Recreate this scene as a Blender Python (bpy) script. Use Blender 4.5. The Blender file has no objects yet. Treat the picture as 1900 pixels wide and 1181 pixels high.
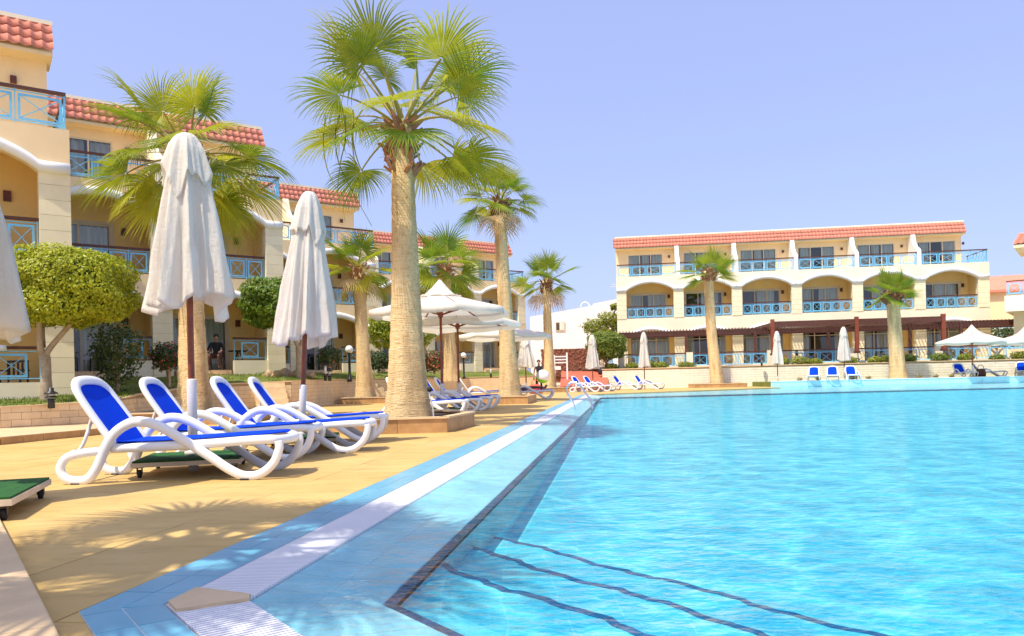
import bpy, bmesh, math, random, zlib
from mathutils import Vector, Matrix
random.seed(7)
R = math.radians
scene = bpy.context.scene
col = scene.collection

# ---------------------------------------------------------------- camera
F_PX, CX, CY, EYE, ROLL = 1428.0, 950.0, 704.5, 0.8, R(1.3)
cam_d = bpy.data.cameras.new('camera')
cam_d.sensor_width = 36.0
cam_d.lens = 36.0 * F_PX / 1900.0
cam_d.shift_y = (CY - 590.5) / 1900.0
cam_d.clip_start = 0.05
cam_d.clip_end = 6000
cam = bpy.data.objects.new('camera', cam_d)
col.objects.link(cam)
cam.matrix_world = Matrix.Translation((0, 0, EYE)) @ Matrix.Rotation(R(90), 4, 'X') @ Matrix.Rotation(-ROLL, 4, 'Z')
scene.camera = cam

# ---------------------------------------------------------------- sky, sun, exposure
SUN_EL = R(61)
SH = Vector((0.68, 0.73)).normalized()          # where shadows fall on the ground
w = bpy.data.worlds.new('World'); scene.world = w; w.use_nodes = True
nt = w.node_tree
bg = nt.nodes['Background']
sky = nt.nodes.new('ShaderNodeTexSky'); sky.sky_type = 'NISHITA'; sky.sun_disc = False
sky.sun_elevation = SUN_EL
sky.sun_rotation = math.atan2(-SH.x, -SH.y)
sky.air_density = 1.0; sky.dust_density = 2.2; sky.ozone_density = 2.0; sky.altitude = 0
mx = nt.nodes.new('ShaderNodeMix'); mx.data_type = 'RGBA'; mx.blend_type = 'MIX'
mx.inputs[0].default_value = 0.48
nt.links.new(sky.outputs[0], mx.inputs[6]); mx.inputs[7].default_value = (3.35, 3.75, 6.9, 1)
nt.links.new(mx.outputs[2], bg.inputs[0])
bg.inputs[1].default_value = 0.110
sun_d = bpy.data.lights.new('sun', 'SUN'); sun_d.energy = 3.2; sun_d.angle = R(0.5); sun_d.color = (1.0, 0.93, 0.80)
sun = bpy.data.objects.new('sun', sun_d); col.objects.link(sun)
sdir = Vector((SH.x * math.cos(SUN_EL), SH.y * math.cos(SUN_EL), -math.sin(SUN_EL)))
sun.rotation_euler = sdir.to_track_quat('-Z', 'Y').to_euler()
sun.location = (-20, -10, 40)
scene.view_settings.view_transform = 'Standard'
scene.view_settings.look = 'None'
scene.view_settings.gamma = 1.0
scene.view_settings.use_curve_mapping = False
scene.view_settings.exposure = 0.80
try:
    scene.cycles.max_bounces = 6; scene.cycles.diffuse_bounces = 3; scene.cycles.glossy_bounces = 3; scene.cycles.transparent_max_bounces = 16
    scene.cycles.use_denoising = True
    scene.cycles.sample_clamp_indirect = 6.0
except Exception:
    pass

# ---------------------------------------------------------------- place helpers
def ray(px, py):
    dx, dy = (px - CX) / F_PX, (CY - py) / F_PX
    return dx * math.cos(ROLL) + dy * math.sin(ROLL), -dx * math.sin(ROLL) + dy * math.cos(ROLL)
def gnd(px, py, z=0.0):
    u, v = ray(px, py); Y = (z - EYE) / v
    return Vector((u * Y, Y, z))
def at(px, py, Y):
    u, v = ray(px, py)
    return Vector((u * Y, Y, EYE + v * Y))

# ---------------------------------------------------------------- materials
MATS = {}
def nodes(name):
    m = bpy.data.materials.new(name); m.use_nodes = True
    MATS[name] = m
    return m, m.node_tree, m.node_tree.nodes, m.node_tree.links
def noise(n, l, vec, scale, detail=4, rough=0.55):
    t = n.new('ShaderNodeTexNoise'); t.inputs['Scale'].default_value = scale
    t.inputs['Detail'].default_value = detail; t.inputs['Roughness'].default_value = rough
    if vec is not None: l.new(vec, t.inputs['Vector'])
    return t.outputs[0]
def ramp(n, l, fac, stops):
    r = n.new('ShaderNodeValToRGB'); e = r.color_ramp.elements
    while len(e) < len(stops): e.new(0.5)
    for k, (p, c) in enumerate(stops):
        e[k].position = p; e[k].color = (*c, 1) if len(c) == 3 else c
    l.new(fac, r.inputs[0]); return r.outputs[0]
def mixc(n, l, fac, a, b, mode='MIX'):
    m = n.new('ShaderNodeMix'); m.data_type = 'RGBA'; m.blend_type = mode
    for s, v in ((0, fac), (6, a), (7, b)):
        if hasattr(v, 'is_output'): l.new(v, m.inputs[s])
        else: m.inputs[s].default_value = v if s == 0 else (*v, 1)
    return m.outputs[2]
def math_n(n, l, op, a, b=0.0):
    m = n.new('ShaderNodeMath'); m.operation = op
    for s, v in ((0, a), (1, b)):
        if hasattr(v, 'is_output'): l.new(v, m.inputs[s])
        else: m.inputs[s].default_value = v
    return m.outputs[0]
def world_pos(n): return n.new('ShaderNodeNewGeometry').outputs['Position']
def stretch(n, l, vec, s):
    mp = n.new('ShaderNodeMapping'); mp.inputs['Scale'].default_value = s
    l.new(vec, mp.inputs['Vector']); return mp.outputs[0]
def bump(n, l, height, strength, dist=0.02):
    b = n.new('ShaderNodeBump'); b.inputs['Strength'].default_value = strength; b.inputs['Distance'].default_value = dist
    l.new(height, b.inputs['Height']); return b.outputs[0]
def simple(name, c, rough=0.7, var=0.12, scale=3.0, bmp=0.15, bscale=60.0, metal=0.0, dist=0.01, objrand=0.0, dirt=0.0, coord='world', spec=0.5):
    m, t, n, l = nodes(name)
    p = n['Principled BSDF']
    pos = world_pos(n) if coord == 'world' else n.new('ShaderNodeTexCoord').outputs['Object']
    f = noise(n, l, pos, scale, 5, 0.6)
    lo = tuple(max(0, x * (1 - var)) for x in c); hi = tuple(min(1, x * (1 + var)) for x in c)
    cc = ramp(n, l, f, [(0.3, lo), (0.7, hi)])
    if objrand:
        oi = n.new('ShaderNodeObjectInfo')
        v = math_n(n, l, 'MULTIPLY_ADD', oi.outputs['Random'], objrand * 2)
        t.nodes[-1].inputs[2].default_value = 1 - objrand
        vm = n.new('ShaderNodeVectorMath'); vm.operation = 'SCALE'
        l.new(cc, vm.inputs[0]); l.new(v, vm.inputs['Scale']); cc = vm.outputs[0]
    if dirt:
        f2 = noise(n, l, stretch(n, l, pos, (1.2, 1.2, 0.25)), 1.3, 6, 0.7)
        d = ramp(n, l, f2, [(0.52, (0, 0, 0)), (0.75, (1, 1, 1))])
        cc = mixc(n, l, math_n(n, l, 'MULTIPLY', d, dirt), cc, tuple(x * 0.6 for x in c))
    l.new(cc, p.inputs['Base Color'])
    p.inputs['Roughness'].default_value = rough; p.inputs['Metallic'].default_value = metal
    p.inputs['Specular IOR Level'].default_value = spec
    if bmp:
        l.new(bump(n, l, noise(n, l, pos, bscale, 4), bmp, dist), p.inputs['Normal'])
    return m

simple('stucco', (0.93, 0.70, 0.40), 0.85, 0.05, 1.2, 0.25, 90, dirt=0.10)
simple('stucco_light', (0.93, 0.81, 0.58), 0.85, 0.05, 1.2, 0.25, 90, dirt=0.10)
simple('cladding', (0.92, 0.79, 0.52), 0.75, 0.06, 2.5, 0.2, 70, objrand=0.05, dirt=0.05)
simple('white_paint', (0.84, 0.83, 0.80), 0.6, 0.04, 2, 0.1, 80, dirt=0.06)
simple('house_white', (0.84, 0.80, 0.78), 0.8, 0.03, 1, 0.2, 60, dirt=0.05)
simple('tile_red', (0.74, 0.27, 0.18), 0.8, 0.14, 4, 0.2, 50, objrand=0.09, dirt=0.12, spec=0.2)
simple('wood_dark', (0.10, 0.030, 0.016), 0.5, 0.3, 6, 0.2, 60)
simple('wood_red', (0.23, 0.050, 0.020), 0.42, 0.3, 8, 0.15, 60, coord='obj')
simple('rail_blue', (0.19, 0.56, 0.84), 0.45, 0.1, 5, 0.1, 60)
simple('frame_cream', (0.72, 0.60, 0.42), 0.5, 0.06, 3, 0.05, 60)
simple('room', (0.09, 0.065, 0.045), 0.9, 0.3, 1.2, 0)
simple('lamp_brown', (0.13, 0.03, 0.015), 0.5, 0.2, 5, 0.05)
simple('plastic_white', (0.80, 0.80, 0.80), 0.32, 0.03, 4, 0.05, 200, dirt=0.06)
simple('grey_sleeve', (0.66, 0.62, 0.58), 0.5, 0.06, 4, 0.1, 80, dirt=0.15)
simple('black_metal', (0.018, 0.016, 0.016), 0.45, 0.2, 8, 0.1)
simple('rubber', (0.02, 0.018, 0.018), 0.7, 0.2, 8, 0.1)
simple('turf', (0.012, 0.10, 0.012), 0.9, 0.4, 30, 0.6, 300, dist=0.01)
simple('board', (0.62, 0.50, 0.36), 0.65, 0.12, 6, 0.1)
simple('planter_stone', (0.44, 0.25, 0.10), 0.45, 0.22, 5, 0.15, 40, objrand=0.10, dirt=0.25)
simple('coping', (0.70, 0.50, 0.28), 0.6, 0.10, 3, 0.15, 60, objrand=0.04, dirt=0.15)
simple('brick_cream', (0.78, 0.58, 0.34), 0.75, 0.10, 4, 0.3, 60, objrand=0.08, dirt=0.15)
simple('mortar', (0.56, 0.39, 0.19), 0.9, 0.15, 6, 0.2)
simple('soil', (0.10, 0.06, 0.035), 0.95, 0.4, 10, 0.8, 40, dist=0.03)
simple('sand_ground', (0.60, 0.45, 0.26), 0.95, 0.15, 0.4, 0.3, 10)
simple('bark', (0.40, 0.30, 0.20), 0.9, 0.25, 8, 0.5, 30, coord='obj')
simple('bark_orange', (0.42, 0.20, 0.08), 0.9, 0.25, 8, 0.5, 30)
simple('chrome', (0.75, 0.77, 0.80), 0.12, 0.03, 3, 0, metal=1.0)
simple('rock', (0.55, 0.38, 0.21), 0.9, 0.25, 3, 0.8, 12, dist=0.05)
simple('coral_paint', (0.60, 0.13, 0.07), 0.8, 0.08, 1, 0.2, 40, dirt=0.15)
simple('skin', (0.42, 0.22, 0.14), 0.5, 0.08, 8, 0.05)
simple('skin_dark', (0.16, 0.065, 0.035), 0.5, 0.08, 8, 0.05)
simple('cloth_black', (0.016, 0.016, 0.020), 0.85, 0.3, 10, 0.2)
simple('cloth_grey', (0.25, 0.25, 0.26), 0.85, 0.2, 10, 0.2)
simple('hair_dark', (0.03, 0.018, 0.012), 0.6, 0.3, 20, 0.3)
simple('towel', (0.82, 0.80, 0.78), 0.95, 0.04, 10, 0.4, 120)
simple('bag_brown', (0.10, 0.035, 0.02), 0.7, 0.2, 10, 0.2)
simple('bag_red', (0.70, 0.10, 0.05), 0.6, 0.1, 10, 0.1)
simple('ball_green', (0.22, 0.75, 0.05), 0.3, 0.05, 5, 0)
simple('gutter_white', (0.80, 0.79, 0.80), 0.45, 0.04, 3, 0.1, 80, dirt=0.06)
simple('pool_dark_tile', (0.06, 0.065, 0.15), 0.25, 0.5, 25, 0.1, 60, objrand=0.3)
simple('nosing_tile', (0.04, 0.13, 0.27), 0.3, 0.4, 20, 0.1, 60)
simple('pool_tile', (0.12, 0.41, 0.58), 0.28, 0.07, 6, 0.06, 40, objrand=0.06, dirt=0.12)
simple('pool_tile_wet', (0.42, 0.80, 0.86), 0.25, 0.08, 4, 0.06, 30, objrand=0.05, dirt=0.2)
simple('grout', (0.62, 0.66, 0.66), 0.8, 0.1, 10, 0.1)
simple('glass_bulb', (0.85, 0.84, 0.80), 0.25, 0.02, 3, 0)
simple('sling_blue', (0.001, 0.050, 0.60), 0.8, 0.10, 4, 0.25, 500, dist=0.003, spec=0.08)
simple('recess_paint', (0.96, 0.68, 0.27), 0.85, 0.06, 1.2, 0.25, 90, dirt=0.12)
simple('pale_block', (0.92, 0.83, 0.64), 0.75, 0.07, 2.5, 0.2, 70, dirt=0.12)
simple('joint', (0.42, 0.29, 0.15), 0.9, 0.15, 6, 0.2)

# deck stone: warm sandstone with stains and soft blotches
m, t, n, l = nodes('deck_stone'); p = n['Principled BSDF']; pos = world_pos(n)
a = ramp(n, l, noise(n, l, pos, 0.7, 6, 0.65), [(0.30, (0.58, 0.36, 0.105)), (0.55, (0.65, 0.43, 0.145)), (0.75, (0.70, 0.49, 0.20))])
b = ramp(n, l, noise(n, l, stretch(n, l, pos, (1.0, 3.0, 1.0)), 2.6, 6, 0.7), [(0.30, (0.70, 0.67, 0.62)), (0.46, (0.93, 0.92, 0.90)), (0.7, (1, 1, 1))])
cc = mixc(n, l, 1.0, a, b, 'MULTIPLY')
oi = n.new('ShaderNodeObjectInfo')
v = math_n(n, l, 'MULTIPLY', oi.outputs['Random'], 0.11); v = math_n(n, l, 'ADD', v, 0.94)
vm = n.new('ShaderNodeVectorMath'); vm.operation = 'SCALE'; l.new(cc, vm.inputs[0]); l.new(v, vm.inputs['Scale'])
sp = ramp(n, l, noise(n, l, pos, 22, 3, 0.6), [(0.70, (0, 0, 0)), (0.78, (1, 1, 1))])
cc = mixc(n, l, math_n(n, l, 'MULTIPLY', sp, 0.25), vm.outputs[0], (0.30, 0.22, 0.16))
l.new(cc, p.inputs['Base Color']); p.inputs['Roughness'].default_value = 0.62
l.new(bump(n, l, noise(n, l, pos, 35, 5), 0.25, 0.01), p.inputs['Normal'])

# leaves: diffuse and translucent, colour varies by object and along the blade
def leaf_mat(name, c1, c2, trans=0.35, rough=0.45, nscale=4.0):
    m, t, n, l = nodes(name); p = n['Principled BSDF']; out = n['Material Output']
    oi = n.new('ShaderNodeObjectInfo'); pos = world_pos(n)
    f = math_n(n, l, 'ADD', math_n(n, l, 'MULTIPLY', oi.outputs['Random'], 0.5), math_n(n, l, 'MULTIPLY', noise(n, l, pos, nscale, 3), 0.6))
    cc = ramp(n, l, f, [(0.25, c1), (0.75, c2)])
    l.new(cc, p.inputs['Base Color']); p.inputs['Roughness'].default_value = rough
    tr = n.new('ShaderNodeBsdfTranslucent'); l.new(cc, tr.inputs[0])
    ms = n.new('ShaderNodeMixShader'); ms.inputs[0].default_value = trans
    l.new(p.outputs[0], ms.inputs[1]); l.new(tr.outputs[0], ms.inputs[2]); l.new(ms.outputs[0], out.inputs[0])
leaf_mat('palm_leaf', (0.12, 0.22, 0.012), (0.52, 0.50, 0.03), 0.48)
leaf_mat('palm_leaf_far', (0.12, 0.25, 0.02), (0.38, 0.43, 0.035), 0.45)
leaf_mat('palm_dead', (0.48, 0.30, 0.14), (0.78, 0.58, 0.36), 0.25, 0.8)
leaf_mat('petiole', (0.22, 0.22, 0.03), (0.36, 0.28, 0.06), 0.0)
leaf_mat('boot', (0.20, 0.075, 0.03), (0.42, 0.20, 0.09), 0.0, 0.8, 20)
leaf_mat('topiary_leaf', (0.09, 0.18, 0.008), (0.44, 0.46, 0.014), 0.3, 0.45, 9.0)
leaf_mat('dark_leaf', (0.03, 0.07, 0.012), (0.10, 0.15, 0.025), 0.3, 0.45, 6.0)
leaf_mat('hedge_red', (0.30, 0.09, 0.05), (0.52, 0.24, 0.14), 0.2, 0.7, 4.0)
leaf_mat('shrub_leaf', (0.10, 0.18, 0.015), (0.34, 0.36, 0.03), 0.3, 0.45, 6.0)
leaf_mat('flower', (0.60, 0.06, 0.10), (0.75, 0.22, 0.12), 0.3, 0.6)
leaf_mat('grass_blade', (0.10, 0.17, 0.02), (0.20, 0.25, 0.03), 0.3, 0.6)
# canopy cloth
m, t, n, l = nodes('canvas'); p = n['Principled BSDF']; out = n['Material Output']
pos = n.new('ShaderNodeTexCoord').outputs['Object']
cc = ramp(n, l, noise(n, l, pos, 2.5, 5, 0.6), [(0.3, (0.92, 0.87, 0.78)), (0.65, (0.96, 0.93, 0.87))])
l.new(cc, p.inputs['Base Color']); p.inputs['Roughness'].default_value = 0.9
h1 = math_n(n, l, 'ADD', noise(n, l, stretch(n, l, pos, (6, 6, 1.2)), 3, 5, 0.6), math_n(n, l, 'MULTIPLY', noise(n, l, stretch(n, l, pos, (1, 1, 2.5)), 14, 6, 0.7), 0.45)); l.new(bump(n, l, h1, 0.8, 0.03), p.inputs['Normal'])
tr = n.new('ShaderNodeBsdfTranslucent'); l.new(cc, tr.inputs[0])
ms = n.new('ShaderNodeMixShader'); ms.inputs[0].default_value = 0.50
l.new(p.outputs[0], ms.inputs[1]); l.new(tr.outputs[0], ms.inputs[2]); l.new(ms.outputs[0], out.inputs[0])
# curtain cloth
m, t, n, l = nodes('curtain'); p = n['Principled BSDF']; pos = world_pos(n)
cc = ramp(n, l, noise(n, l, stretch(n, l, pos, (9, 9, 0.3)), 1.0, 3), [(0.35, (0.62, 0.56, 0.44)), (0.65, (0.88, 0.85, 0.76))])
l.new(cc, p.inputs['Base Color']); p.inputs['Roughness'].default_value = 0.9
# window glass
def glass(name, tint, refl):
    m, t, n, l = nodes(name); out = n['Material Output']; n.remove(n['Principled BSDF'])
    tr = n.new('ShaderNodeBsdfTransparent'); tr.inputs[0].default_value = (*tint, 1)
    gl = n.new('ShaderNodeBsdfGlossy'); gl.inputs['Roughness'].default_value = 0.02
    pos = world_pos(n); l.new(bump(n, l, noise(n, l, pos, 0.8, 2), 0.05, 0.05), gl.inputs['Normal'])
    fr = n.new('ShaderNodeFresnel'); fr.inputs[0].default_value = 1.55
    f = math_n(n, l, 'ADD', fr.outputs[0], refl)
    ms = n.new('ShaderNodeMixShader'); l.new(f, ms.inputs[0]); l.new(tr.outputs[0], ms.inputs[1]); l.new(gl.outputs[0], ms.inputs[2])
    l.new(ms.outputs[0], out.inputs[0])
glass('pane_glass', (0.90, 0.92, 0.90), 0.015)
glass('rail_glass', (0.86, 0.94, 0.98), 0.04)
# lawn
m, t, n, l = nodes('lawn'); p = n['Principled BSDF']; pos = world_pos(n)
cc = ramp(n, l, noise(n, l, pos, 0.9, 6, 0.7), [(0.28, (0.30, 0.22, 0.09)), (0.42, (0.20, 0.21, 0.035)), (0.7, (0.12, 0.19, 0.02))])
l.new(cc, p.inputs['Base Color']); p.inputs['Roughness'].default_value = 0.95
l.new(bump(n, l, noise(n, l, pos, 40, 4), 0.9, 0.05), p.inputs['Normal'])
# palm trunk: cross-hatched rings and fibres
m, t, n, l = nodes('palm_trunk'); p = n['Principled BSDF']; pos = n.new('ShaderNodeTexCoord').outputs['Object']
rings = noise(n, l, stretch(n, l, pos, (2.5, 2.5, 20)), 2.6, 5, 0.65)
fib = noise(n, l, stretch(n, l, pos, (22, 22, 4.0)), 2.0, 5, 0.65)
cc = ramp(n, l, rings, [(0.28, (0.58, 0.37, 0.15)), (0.46, (0.84, 0.59, 0.28)), (0.7, (0.92, 0.70, 0.38))])
big = ramp(n, l, noise(n, l, stretch(n, l, pos, (2.2, 2.2, 0.45)), 1.3, 4, 0.6), [(0.46, (0, 0, 0)), (0.62, (1, 1, 1))])
cc = mixc(n, l, math_n(n, l, 'MULTIPLY', big, 0.55), cc, (0.44, 0.24, 0.10))
crk = ramp(n, l, fib, [(0.30, (0.35, 0.28, 0.22)), (0.46, (1, 1, 1))])
cc = mixc(n, l, 0.5, cc, crk, 'MULTIPLY')
l.new(cc, p.inputs['Base Color']); p.inputs['Roughness'].default_value = 0.9
hh = math_n(n, l, 'ADD', rings, fib); l.new(bump(n, l, hh, 0.9, 0.04), p.inputs['Normal'])
# pool basin tile
m, t, n, l = nodes('basin_tile'); p = n['Principled BSDF']; pos = world_pos(n)
wob = n.new('ShaderNodeVectorMath'); wob.operation = 'ADD'
nn = n.new('ShaderNodeTexNoise'); nn.inputs['Scale'].default_value = 2.0; l.new(pos, nn.inputs['Vector'])
sc = n.new('ShaderNodeVectorMath'); sc.operation = 'SCALE'; sc.inputs['Scale'].default_value = 0.12
l.new(nn.outputs['Color'], sc.inputs[0]); l.new(pos, wob.inputs[0]); l.new(sc.outputs[0], wob.inputs[1])
bt = n.new('ShaderNodeTexBrick'); bt.offset = 0.0; bt.inputs['Scale'].default_value = 1.0
bt.inputs['Brick Width'].default_value = 0.25; bt.inputs['Row Height'].default_value = 0.125; bt.inputs['Mortar Size'].default_value = 0.004
bt.inputs['Color1'].default_value = (0.22, 0.80, 0.84, 1); bt.inputs['Color2'].default_value = (0.25, 0.84, 0.88, 1); bt.inputs['Mortar'].default_value = (0.40, 0.88, 0.90, 1)
l.new(wob.outputs[0], bt.inputs['Vector'])
cc = mixc(n, l, 0.6, bt.outputs[0], ramp(n, l, noise(n, l, pos, 0.35, 4), [(0.3, (0.75, 0.90, 0.95)), (0.7, (1, 1, 1))]), 'MULTIPLY')
l.new(cc, p.inputs['Base Color']); p.inputs['Roughness'].default_value = 0.4
# pool water: clear surface, the ripple light is painted into the transmission colour
m, t, n, l = nodes('water'); out = n['Material Output']; n.remove(n['Principled BSDF']); pos = world_pos(n)
def caustic(vec, sc, amt):
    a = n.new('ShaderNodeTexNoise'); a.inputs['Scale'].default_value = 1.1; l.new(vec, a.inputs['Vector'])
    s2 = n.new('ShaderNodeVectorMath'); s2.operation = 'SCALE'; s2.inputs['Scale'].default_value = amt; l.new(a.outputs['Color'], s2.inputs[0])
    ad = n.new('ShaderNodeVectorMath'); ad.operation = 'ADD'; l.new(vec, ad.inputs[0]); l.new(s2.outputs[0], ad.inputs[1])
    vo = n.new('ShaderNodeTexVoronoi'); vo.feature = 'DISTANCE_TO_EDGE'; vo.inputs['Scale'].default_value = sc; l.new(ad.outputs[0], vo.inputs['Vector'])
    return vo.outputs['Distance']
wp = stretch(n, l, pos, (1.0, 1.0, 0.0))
v1 = caustic(wp, 1.9, 1.0); v2 = caustic(wp, 5.0, 0.6)
c1 = ramp(n, l, v1, [(0.0, (1, 1, 1)), (0.05, (0.86, 0.94, 0.95)), (0.22, (0.56, 0.77, 0.84))])  # bright web lines and dimmer cells, focused sunlight painted as colour
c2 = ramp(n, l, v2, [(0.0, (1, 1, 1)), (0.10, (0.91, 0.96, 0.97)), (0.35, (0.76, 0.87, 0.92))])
v3 = caustic(wp, 11.0, 0.35)
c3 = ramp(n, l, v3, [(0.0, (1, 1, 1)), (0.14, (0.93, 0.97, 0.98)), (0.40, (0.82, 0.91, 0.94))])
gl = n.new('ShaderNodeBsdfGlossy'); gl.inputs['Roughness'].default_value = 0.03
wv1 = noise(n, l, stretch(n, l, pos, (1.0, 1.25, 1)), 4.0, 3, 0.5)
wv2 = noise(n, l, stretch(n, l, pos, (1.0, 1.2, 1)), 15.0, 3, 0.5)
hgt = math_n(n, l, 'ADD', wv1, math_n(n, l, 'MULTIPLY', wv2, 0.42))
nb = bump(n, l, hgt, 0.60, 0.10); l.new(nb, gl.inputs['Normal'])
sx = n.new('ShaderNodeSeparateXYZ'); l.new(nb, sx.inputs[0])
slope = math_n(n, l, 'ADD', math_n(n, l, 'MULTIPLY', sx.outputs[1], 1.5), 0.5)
c4 = ramp(n, l, slope, [(0.22, (0.50, 0.78, 0.86)), (0.50, (0.84, 0.95, 0.97)), (0.72, (1, 1, 1))])  # wavelet slopes painted lighter and darker, standing in for focused light
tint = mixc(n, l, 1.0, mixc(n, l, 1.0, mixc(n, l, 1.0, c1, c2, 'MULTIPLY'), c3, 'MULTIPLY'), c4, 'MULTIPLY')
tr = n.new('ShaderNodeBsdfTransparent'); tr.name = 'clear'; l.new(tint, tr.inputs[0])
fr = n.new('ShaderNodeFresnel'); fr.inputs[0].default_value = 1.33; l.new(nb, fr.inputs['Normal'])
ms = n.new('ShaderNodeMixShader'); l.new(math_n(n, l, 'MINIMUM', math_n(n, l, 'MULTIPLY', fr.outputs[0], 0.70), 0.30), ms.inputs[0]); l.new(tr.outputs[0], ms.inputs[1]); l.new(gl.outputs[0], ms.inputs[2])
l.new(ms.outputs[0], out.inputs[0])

# the film of water over the sloping tiles takes a weaker share of the painted caustic tint
MATS['water_film'] = MATS['water'].copy(); n = MATS['water_film'].node_tree.nodes; l = MATS['water_film'].node_tree.links
tc = n['clear'].inputs[0]; src = tc.links[0].from_socket; l.new(mixc(n, l, 0.38, (0.98, 1.0, 1.0), src), tc)

# ---------------------------------------------------------------- mesh helpers
class MB:
    def __init__(s): s.v = []; s.f = []; s.m = []
    def add(s, verts, faces, mi=0):
        o = len(s.v); s.v += [tuple(x) for x in verts]
        for f in faces: s.f.append(tuple(i + o for i in f)); s.m.append(mi)
        return s
    def box(s, x0, x1, y0, y1, z0, z1, mi=0):
        return s.add([(x0,y0,z0),(x1,y0,z0),(x1,y1,z0),(x0,y1,z0),(x0,y0,z1),(x1,y0,z1),(x1,y1,z1),(x0,y1,z1)],
                     [(0,3,2,1),(4,5,6,7),(0,1,5,4),(1,2,6,5),(2,3,7,6),(3,0,4,7)], mi)
    def prism(s, poly, z0, z1, mi=0):
        k = len(poly); z0f = z0 if callable(z0) else (lambda q: z0); z1f = z1 if callable(z1) else (lambda q: z1)
        vs = [(q[0], q[1], z0f(q)) for q in poly] + [(q[0], q[1], z1f(q)) for q in poly]
        area = sum(poly[i][0]*poly[(i+1)%k][1]-poly[(i+1)%k][0]*poly[i][1] for i in range(k))
        top = tuple(range(k, 2*k)); bot = tuple(range(k-1, -1, -1)); sides = [(i, (i+1)%k, (i+1)%k+k, i+k) for i in range(k)]
        if area < 0: top = top[::-1]; bot = bot[::-1]; sides = [q[::-1] for q in sides]
        return s.add(vs, [top, bot] + sides, mi)
    def bar(s, a, b, wx, wz, up=(0,0,1), mi=0):
        a, b = Vector(a), Vector(b); d = (b - a).normalized(); up = Vector(up)
        if abs(d.dot(up)) > 0.98: up = Vector((1,0,0))
        sx = d.cross(up).normalized(); su = sx.cross(d)
        vs = []
        for p in (a, b):
            for i, j in ((-1,-1),(1,-1),(1,1),(-1,1)): vs.append(p + sx*(i*wx/2) + su*(j*wz/2))
        return s.add(vs, [(0,1,2,3),(7,6,5,4),(0,4,5,1),(1,5,6,2),(2,6,7,3),(3,7,4,0)], mi)
    def tube(s, pts, rad, k=10, cap=True, sx=1.0, sz=1.0, mi=0, up=None):
        pts = [Vector(p) for p in pts]; nn = len(pts); base = len(s.v)
        for i, p in enumerate(pts):
            d = (pts[min(i+1, nn-1)] - pts[max(i-1, 0)]).normalized()
            u0 = Vector(up) if up else Vector((0,0,1))
            if abs(d.dot(u0)) > 0.95 and not up: u0 = Vector((0,1,0))
            a = d.cross(u0).normalized(); b = a.cross(d)
            r = rad[i] if isinstance(rad, (list, tuple)) else rad
            for j in range(k):
                t = 2*math.pi*j/k
                s.v.append(tuple(p + a*(math.cos(t)*r*sx) + b*(math.sin(t)*r*sz)))
        for i in range(nn-1):
            for j in range(k):
                s.f.append((base+i*k+j, base+i*k+(j+1)%k, base+(i+1)*k+(j+1)%k, base+(i+1)*k+j)); s.m.append(mi)
        if cap:
            s.f.append(tuple(base+j for j in range(k))[::-1]); s.m.append(mi)
            s.f.append(tuple(base+(nn-1)*k+j for j in range(k))); s.m.append(mi)
        return s
    def lathe(s, prof, c=(0,0,0), k=16, mi=0):
        pts = [(c[0], c[1], c[2]+z) for r, z in prof]; base = len(s.v)
        for (r, z), p in zip(prof, pts):
            for j in range(k):
                t = 2*math.pi*j/k; s.v.append((p[0]+r*math.cos(t), p[1]+r*math.sin(t), p[2]))
        for i in range(len(prof)-1):
            for j in range(k):
                s.f.append((base+i*k+j, base+i*k+(j+1)%k, base+(i+1)*k+(j+1)%k, base+(i+1)*k+j)); s.m.append(mi)
        s.f.append(tuple(base+j for j in range(k))[::-1]); s.m.append(mi)
        s.f.append(tuple(base+(len(prof)-1)*k+j for j in range(k))); s.m.append(mi)
        return s
    def mesh(s, name, mats, smooth=False):
        me = bpy.data.meshes.new(name); me.from_pydata(s.v, [], s.f)
        for q in (mats if isinstance(mats, (list, tuple)) else [mats]): me.materials.append(MATS[q])
        if any(s.m): me.polygons.foreach_set('material_index', s.m)
        if smooth: me.polygons.foreach_set('use_smooth', [True]*len(me.polygons))
        me.update(); return me
    def build(s, name, mats, parent=None, smooth=False): return put(name, s.mesh(name, mats, smooth), parent)
def put(name, me, parent=None, loc=None, rz=0.0):
    o = bpy.data.objects.new(name, me); col.objects.link(o); o.parent = parent
    if loc is not None: o.location = loc
    if rz: o.rotation_euler = (0, 0, rz)
    return o
def tag(o, label=None, cat=None, group=None, kind=None):
    if label: o['label'] = label
    if cat: o['category'] = cat
    if group: o['group'] = group
    if kind: o['kind'] = kind
    return o
def empty(name, loc, rz=0.0, label=None, cat=None, group=None):
    o = bpy.data.objects.new(name, None); col.objects.link(o); o.location = loc; o.rotation_euler = (0, 0, rz)
    o.empty_display_size = 0.2
    return tag(o, label, cat, group)
KIDS = {}
def kids(o): return [c for c in bpy.data.objects if c.parent == o]
def copy_tree(o, loc, rz, label, group=None, scale=None):
    c = o.copy(); col.objects.link(c); c.location = loc; c.rotation_euler = (0, 0, rz); c['label'] = label
    if group: c['group'] = group
    if scale: c.scale = (scale,)*3
    for k in kids(o):
        d = k.copy(); col.objects.link(d); d.parent = c
        for g in kids(k):
            e = g.copy(); col.objects.link(e); e.parent = d
    return c
def smoothpath(pts, n=8):
    pts = [Vector(p) for p in pts]; o = []
    for i in range(len(pts)-1):
        p0 = pts[max(i-1,0)]; p1 = pts[i]; p2 = pts[i+1]; p3 = pts[min(i+2, len(pts)-1)]
        for k in range(n):
            t = k/n
            o.append(0.5*((2*p1)+(p2-p0)*t+(2*p0-5*p1+4*p2-p3)*t*t+(3*p1-p0-3*p2+p3)*t**3))
    o.append(pts[-1]); return o
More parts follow.
